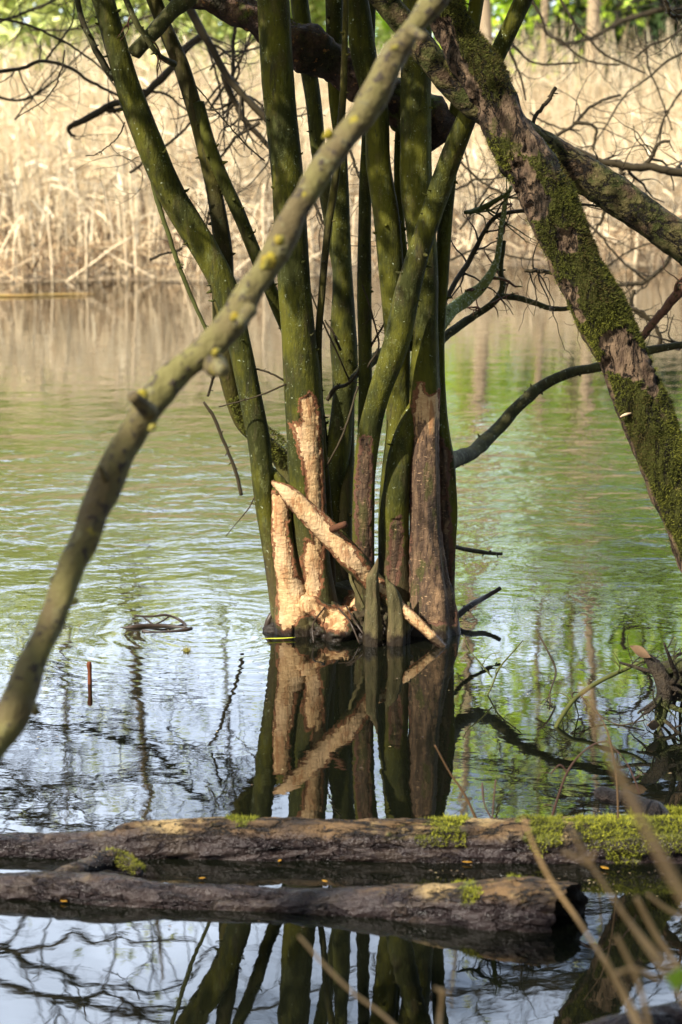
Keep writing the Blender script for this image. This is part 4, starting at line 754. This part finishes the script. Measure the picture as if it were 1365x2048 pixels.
log('bank_log', 'dark wet log end in the bottom right corner', [(1100, 2085, .02, -.01), (1150, 2082, .04, -.005), (1240, 2076, .06, .003), (1340, 2068, .075, .006), (1480, 2060, .08, .008), (1700, 2056, .09, .01)], n=260, ns=48, seed=20)
# black broken stub poking out of the water beside the moss
t = thing('sunken_stump', 'black broken wood stub sticking out of the water above the mossy log end', 'wood stub', wat(1290, 1640))
b = MB(); P, R = pxpath([(1192, 1590, 5.05, 18), (1205, 1588, 5.05, 30), (1235, 1596, 5.03, 32), (1262, 1600, 5.0, 26), (1300, 1625, 4.95, 50), (1340, 1660, 4.92, 60)], 70); tube(b, P, R, 28, seed=4, bump=.25, lump=22, moss=.0); b.build('wood', rough_bark('black_wood', (.012, .010, .010), (.03, .022, .018), (.02, .016, .014), 30, (1, 1, 1), .02, .45), t)
b = MB(); P, R = pxpath([(1262, 1632, 4.98, 40), (1310, 1640, 4.96, 50), (1380, 1636, 4.94, 40)], 60); T, N, B = frames(P); i = rng.integers(0, 60, 3000); a = rng.uniform(0, 6.28, 3000); dr = N[i] * np.cos(a)[:, None] + B[i] * np.sin(a)[:, None]
fur(b, P[i] + dr * (R[i] * .8)[:, None], dr, 5000, .013, .0012); b.build('moss', MOSS_B, t, smooth=False)

# ================================================================ SMALL THINGS IN THE WATER
def snag(name, label, cat, paths, mat=DARKW, group=None, tw=0, tl=.1, part='twig', anchor=None):
    p0 = pxpath(paths[0], 3)[0][0]; t = thing(name, label, cat, p0 * [1, 1, 0], group)
    for pts in paths:
        P, R = pxpath(pts, 30); b = MB(); tube(b, P, R, 10, bump=.2, lump=30, seed=random.random() * 9)
        if tw: twigs(b, P, R, tw, tl, 2, .9, 5)
        b.build(part, mat, t)
    return t
def WD(y): return wat(0, y)[1]
snag('floating_twig', 'dark curved twig floating in a loop left of the tree', 'twig', [[(240, 1258, 7.03, 6), (270, 1254, 7.03, 10), (300, 1252, 7.05, 10), (335, 1252, 7.05, 7), (375, 1256, 7.03, 5)], [(285, 1262, 6.98, 8), (310, 1266, 6.97, 8), (345, 1265, 6.98, 9), (372, 1260, 7.0, 8), (384, 1256, 7.02, 6)], [(268, 1231, 7.1, 3), (300, 1233, 7.1, 4), (330, 1230, 7.1, 5), (352, 1236, 7.1, 5), (368, 1246, 7.08, 6), (373, 1256, 7.05, 7)], [(287, 1234, 7.1, 3), (305, 1248, 7.07, 4)], [(340, 1232, 7.1, 3), (325, 1242, 7.08, 3), (305, 1252, 7.06, 3)]])
snag('upright_stick', 'short red brown stick standing up out of the water at left', 'stick', [[(179, 1324, WD(1368), 8), (179, 1330, WD(1368), 11), (180, 1345, WD(1368), 9), (180, 1380, WD(1368), 10)]], flat_mat('red_stick', (.16, .045, .015), (.05, .02, .012), 60), part='stick')
snag('fallen_branch', 'green bent branch dipping into the water among right hand debris', 'branch', [[(1110, 1460, 5.88, 9), (1120, 1440, 5.9, 9), (1145, 1404, 5.95, 9), (1175, 1378, 6.0, 9), (1215, 1355, 6.02, 8), (1260, 1335, 6.05, 7), (1300, 1315, 6.05, 5)]], TWIG_G, tw=4, tl=.12)
snag('mossy_snag', 'dark mossy snag of broken wood rising from the water at the right edge', 'snag', [[(1290, 1310, 5.95, 14), (1315, 1340, 5.93, 30), (1330, 1380, 5.9, 36), (1322, 1425, 5.88, 26), (1318, 1450, 5.86, 20)], [(1310, 1345, 5.95, 24), (1345, 1335, 5.95, 30), (1400, 1330, 5.95, 36), (1460, 1330, 5.95, 40)], [(1320, 1400, 5.9, 30), (1360, 1385, 5.92, 30), (1440, 1390, 5.95, 30)], [(1240, 1325, 6.0, 5), (1290, 1340, 5.98, 8), (1330, 1350, 5.95, 9), (1365, 1350, 5.95, 6)], [(1315, 1440, 5.86, 12), (1325, 1475, 5.8, 9), (1345, 1500, 5.72, 8), (1375, 1520, 5.68, 7)]], rough_bark('snag_bark', (.018, .014, .010), (.035, .026, .016), (.045, .05, .014), 25, (1, 1, 1), .02, .5), tw=7, tl=.16, part='limb')
snag('water_twig', 'thin green and brown twigs standing in the water right of the tree', 'twig', [[(965, 1412, 6.2, 3), (985, 1370, 6.22, 4), (1000, 1335, 6.25, 4), (1030, 1300, 6.28, 3), (1047, 1280, 6.3, 2)], [(985, 1355, 6.24, 3), (960, 1325, 6.25, 3), (940, 1300, 6.27, 2), (928, 1270, 6.3, 2)], [(960, 1420, 6.1, 4), (980, 1450, 6.05, 5), (1000, 1490, 5.95, 3)], [(1000, 1400, 6.2, 4), (990, 1440, 6.1, 4), (978, 1470, 6.0, 3)]], TWIG_G, 'thin twigs standing in the water at right', 1, .06)
snag('water_twig', 'dark forked thin twig dipping into the water midway to the right edge', 'twig', [[(1078, 1270, 6.35, 3), (1095, 1300, 6.3, 4), (1112, 1340, 6.28, 4), (1105, 1370, 6.2, 4), (1095, 1400, 6.15, 3), (1085, 1412, 6.1, 2)], [(1100, 1385, 6.15, 3), (1101, 1415, 6.1, 3)]], TWIG, 'thin twigs standing in the water at right', 1, .05)
snag('water_twig', 'curled loop of thin twig beside the green bent branch', 'twig', [[(1160, 1405, 6.0, 3), (1145, 1395, 6.0, 4), (1147, 1385, 6.02, 4), (1160, 1386, 6.02, 3), (1168, 1398, 6.0, 3), (1200, 1430, 5.95, 3), (1240, 1450, 5.9, 3), (1290, 1440, 5.9, 3)]], TWIG, 'thin twigs standing in the water at right', 1, .06)
snag('bramble_stem', 'reddish leafy bramble shoot rising from behind the rear log', 'shoot', [[(1100, 1650, 4.9, 6), (1118, 1590, 4.9, 5), (1135, 1545, 4.9, 5), (1160, 1510, 4.9, 4), (1190, 1488, 4.9, 4), (1215, 1482, 4.9, 3)], [(1135, 1545, 4.9, 4), (1120, 1530, 4.9, 3), (1102, 1548, 4.9, 3)], [(1215, 1482, 4.9, 3), (1250, 1520, 4.88, 3), (1270, 1560, 4.86, 3), (1280, 1590, 4.85, 2)]], flat_mat('red_shoot', (.055, .026, .018), (.03, .018, .012), 50), 'thin shoots rising behind the rear log', 1, .05, 'shoot')
snag('bramble_stem', 'single slanting brown shoot in front of the mirrored stems', 'shoot', [[(958, 1650, 4.9, 6), (930, 1590, 4.9, 5), (900, 1545, 4.9, 4), (870, 1490, 4.9, 3)]], flat_mat('brown_shoot', (.10, .055, .025), (.06, .035, .015), 50), 'thin shoots rising behind the rear log', part='shoot')
snag('bramble_stem', 'straight thin upright shoot near the black stub', 'shoot', [[(1237, 1650, 4.85, 5), (1235, 1580, 4.85, 5), (1225, 1500, 4.85, 4), (1210, 1450, 4.86, 3), (1180, 1400, 4.87, 2)]], flat_mat('tan_shoot', (.11, .065, .03), (.06, .04, .02), 50), 'thin shoots rising behind the rear log', part='shoot')
snag('bramble_stem', 'pair of tiny dry shoots with a withered leaf behind the rear log', 'shoot', [[(985, 1640, 4.9, 4), (970, 1610, 4.9, 3), (966, 1580, 4.9, 6), (965, 1565, 4.9, 3)], [(985, 1640, 4.9, 3), (988, 1600, 4.9, 3), (992, 1560, 4.9, 4)]], flat_mat('dry_shoot', (.09, .055, .04), (.05, .03, .025), 50), 'thin shoots rising behind the rear log', part='shoot')
def leaf(label, x, y, D, l, wd, ang, mat, name='leaf', group=None, tilt=0.12, flat_=True):
    n = 9; s = np.linspace(0, 1, n); wv_ = np.sin(s * math.pi) ** 1.1 * wd / 2; V = []
    for i in range(n):
        for k in (-1, 0, 1): V.append((s[i] * l - l / 2, k * wv_[i], abs(k) * wd * .14 + .08 * l * (s[i] - .5) ** 2))
    b = MB(); b.add(V, [grid_faces(n, 3, False)]); o = b.build(name, mat); p = wat(x, y, .004) if D is None else at(x, y, D); o.location = tuple(p)
    o.rotation_euler = (0, 0, ang) if flat_ else (tilt + 1.2, .2, ang); sm = o.modifiers.new('solid', 'SOLIDIFY'); sm.thickness = .0008
    return tag(o, label, 'leaf', group)
YLW = flat_mat('yellow_leaf', (.36, .20, .02), (.20, .09, .015), 150); GRL = flat_mat('green_blade', (.30, .38, .03), (.45, .42, .05), 40); BRL = flat_mat('brown_leaf', (.14, .085, .045), (.06, .04, .022), 60)
leaf('long yellow green blade floating at the left foot of the tree', 558, 1278, None, .105, .014, .12, GRL, 'floating_leaf')
for x, y, l, lb in [(742, 1281, .022, 'yellow leaf floating below the pointed stub'), (795, 1277, .016, 'tiny yellow leaf floating right of the pointed stubs'), (860, 1839 - 0, .022, 'yellow leaf stuck low on the front of the nearer log'), (405, 1757, .028, 'orange leaf lying between the two logs at left'), (560, 1722, .024, 'orange leaf at the foot of the rear log'), (650, 1763, .028, 'yellow leaf on the upper rim of the nearer log'), (935, 1725, .05, 'orange brown leaf strip at the foot of the rear log near its middle'), (1210, 1737, .03, 'yellow leaf on the water below the mossy part of the rear log'), (128, 1803, .024, 'orange leaf at the water line of the nearer log far left'), (190, 1364, .024, 'pale leaf floating beside the red brown stick')]:
    l *= random.uniform(.45, .8); leaf(lb, x, y, None, l, l * random.uniform(.3, .6), random.uniform(-1.4, 1.4), YLW if 'pale' not in lb else BRL, 'floating_leaf', 'fallen leaves on the pond')
leaf('large curled brown leaf upright on the snag at right', 1284, 1303, 5.95, .085, .030, -.9, BRL, 'withered_leaf', None, .3, False)
leaf('second brown leaf hanging under the snag near the water', 1305, 1450, 5.8, .06, .028, .8, BRL, 'withered_leaf', None, .3, False)
b = MB(); fur(b, np.array([wat(374, 1302)]) + rng.normal(0, .006, (60, 3)) * [1, 1, .1], np.tile([0., 0, 1], (60, 1)), 160, .016, .0009, (.5, 1)); o = b.build('moss_tuft', flat_mat('tuft', (.35, .27, .07), (.2, .22, .05), 80), smooth=False); tag(o, 'tiny yellowish moss tuft floating below the looped twig', 'moss tuft')
b = MB()
for _ in range(240):
    x, y = random.choice([(random.uniform(0, 560), random.uniform(1230, 1420)), (random.uniform(900, 1365), random.uniform(1180, 1440)), (random.uniform(850, 1365), random.uniform(1740, 1800)), (random.uniform(0, 1365), random.uniform(1180, 1900))]); p = wat(x, y, .003); s = random.uniform(.0015, .006); a = random.random() * 3.14
    q = np.array([[-1, -.4, 0], [0, -.5, .3], [1, 0, 0], [0, .5, .2]]) * s; ca, sa = math.cos(a), math.sin(a); q = q @ np.array([[ca, sa, 0], [-sa, ca, 0], [0, 0, 1]]); b.add(q + p, [np.array([[0, 1, 2, 3]])], rnd=random.random())
tag(b.build('floating_debris', rnd_mat('debris', (.03, .02, .015), (.10, .07, .04), (.30, .24, .12)), smooth=False), 'scattered specks of seed and leaf litter floating on the water', None, kind='stuff')

# ================================================================ FOREGROUND DRY GRASS
DRY = flat_mat('dry_grass', (.50, .33, .15), (.32, .20, .09), 20, .7)
def grass(label, paths):
    t = thing('dry_grass_stem', label, 'grass stem', pxpath(paths[0], 3)[0][-1], 'out of focus dry grass stems at bottom right')
    for pts in paths: P, R = pxpath(pts, 30); R *= .78; b = MB(); tube(b, P, R, 10, bump=.05); b.build('stem', DRY, t)
grass('widest pale stem blurred across the right edge', [[(1168, 1370, 1.75, 12), (1195, 1450, 1.75, 14), (1235, 1540, 1.74, 22), (1268, 1610, 1.73, 24), (1310, 1690, 1.72, 25), (1365, 1790, 1.7, 26), (1460, 1960, 1.66, 28), (1540, 2140, 1.6, 36)]])
grass('slim stem ending in front of the hollow log end', [[(1046, 1636, 2.7, 7), (1083, 1725, 2.7, 10), (1118, 1785, 2.7, 10), (1163, 1850, 2.68, 9), (1230, 1960, 2.6, 9), (1300, 2120, 2.5, 9)]])
grass('forked stem running down to the lower right corner', [[(1143, 1662, 2.4, 10), (1183, 1730, 2.4, 9), (1233, 1805, 2.38, 9), (1283, 1880, 2.36, 10), (1365, 2000, 2.32, 11), (1440, 2140, 2.3, 15)], [(1128, 1703, 2.4, 12), (1155, 1715, 2.4, 11), (1183, 1730, 2.4, 12)], [(1180, 1730, 2.4, 9), (1190, 1700, 2.4, 9)]])
grass('stem crossing the dark reflection near the right edge', [[(1273, 1795, 2.5, 12), (1313, 1870, 2.5, 14), (1365, 1945, 2.48, 14), (1440, 2060, 2.4, 14)]])
grass('arched stem curving to the right edge above the corner', [[(1295, 1788, 2.6, 8), (1330, 1815, 2.6, 9), (1372, 1838, 2.6, 9), (1450, 1880, 2.6, 9)]])
grass('blurred stem rising from the bottom edge below the log end', [[(1208, 1915, 2.3, 13), (1235, 1965, 2.3, 15), (1262, 2010, 2.3, 15), (1300, 2090, 2.28, 15)], [(1222, 1950, 2.35, 9), (1270, 1938, 2.35, 9), (1320, 1960, 2.35, 9)]])
grass('bent stem standing in the lower right among the others', [[(1233, 1872, 2.4, 9), (1258, 1920, 2.4, 12), (1273, 1955, 2.4, 12), (1290, 2010, 2.4, 12), (1305, 2080, 2.4, 12)], [(1240, 1820, 2.45, 9), (1300, 1890, 2.44, 10), (1365, 1960, 2.42, 10)]])
grass('long thin stem slanting below the logs at bottom centre', [[(598, 1872, 2.7, 6), (645, 1925, 2.68, 8), (700, 1980, 2.66, 8), (760, 2025, 2.64, 8), (820, 2080, 2.6, 8)]])
grass('short upright broken stem at the bottom edge', [[(883, 1978, 2.6, 14), (884, 2000, 2.6, 10), (880, 2030, 2.6, 10), (876, 2090, 2.55, 10)], [(870, 1975, 2.6, 8), (884, 1984, 2.6, 9), (900, 1986, 2.6, 6)]])
leaf('small bright green leaf among the dry stems at the right edge', 1352, 1955, 2.3, .03, .026, .5, flat_mat('fresh_leaf', (.25, .42, .03), (.35, .5, .05), 20), 'fresh_leaf', None, .4, False)
for o in bpy.data.objects:
    if o.name.split('.')[0] == 'moss': o['kind'] = 'stuff'
    if '_loc' in o: del o['_loc']
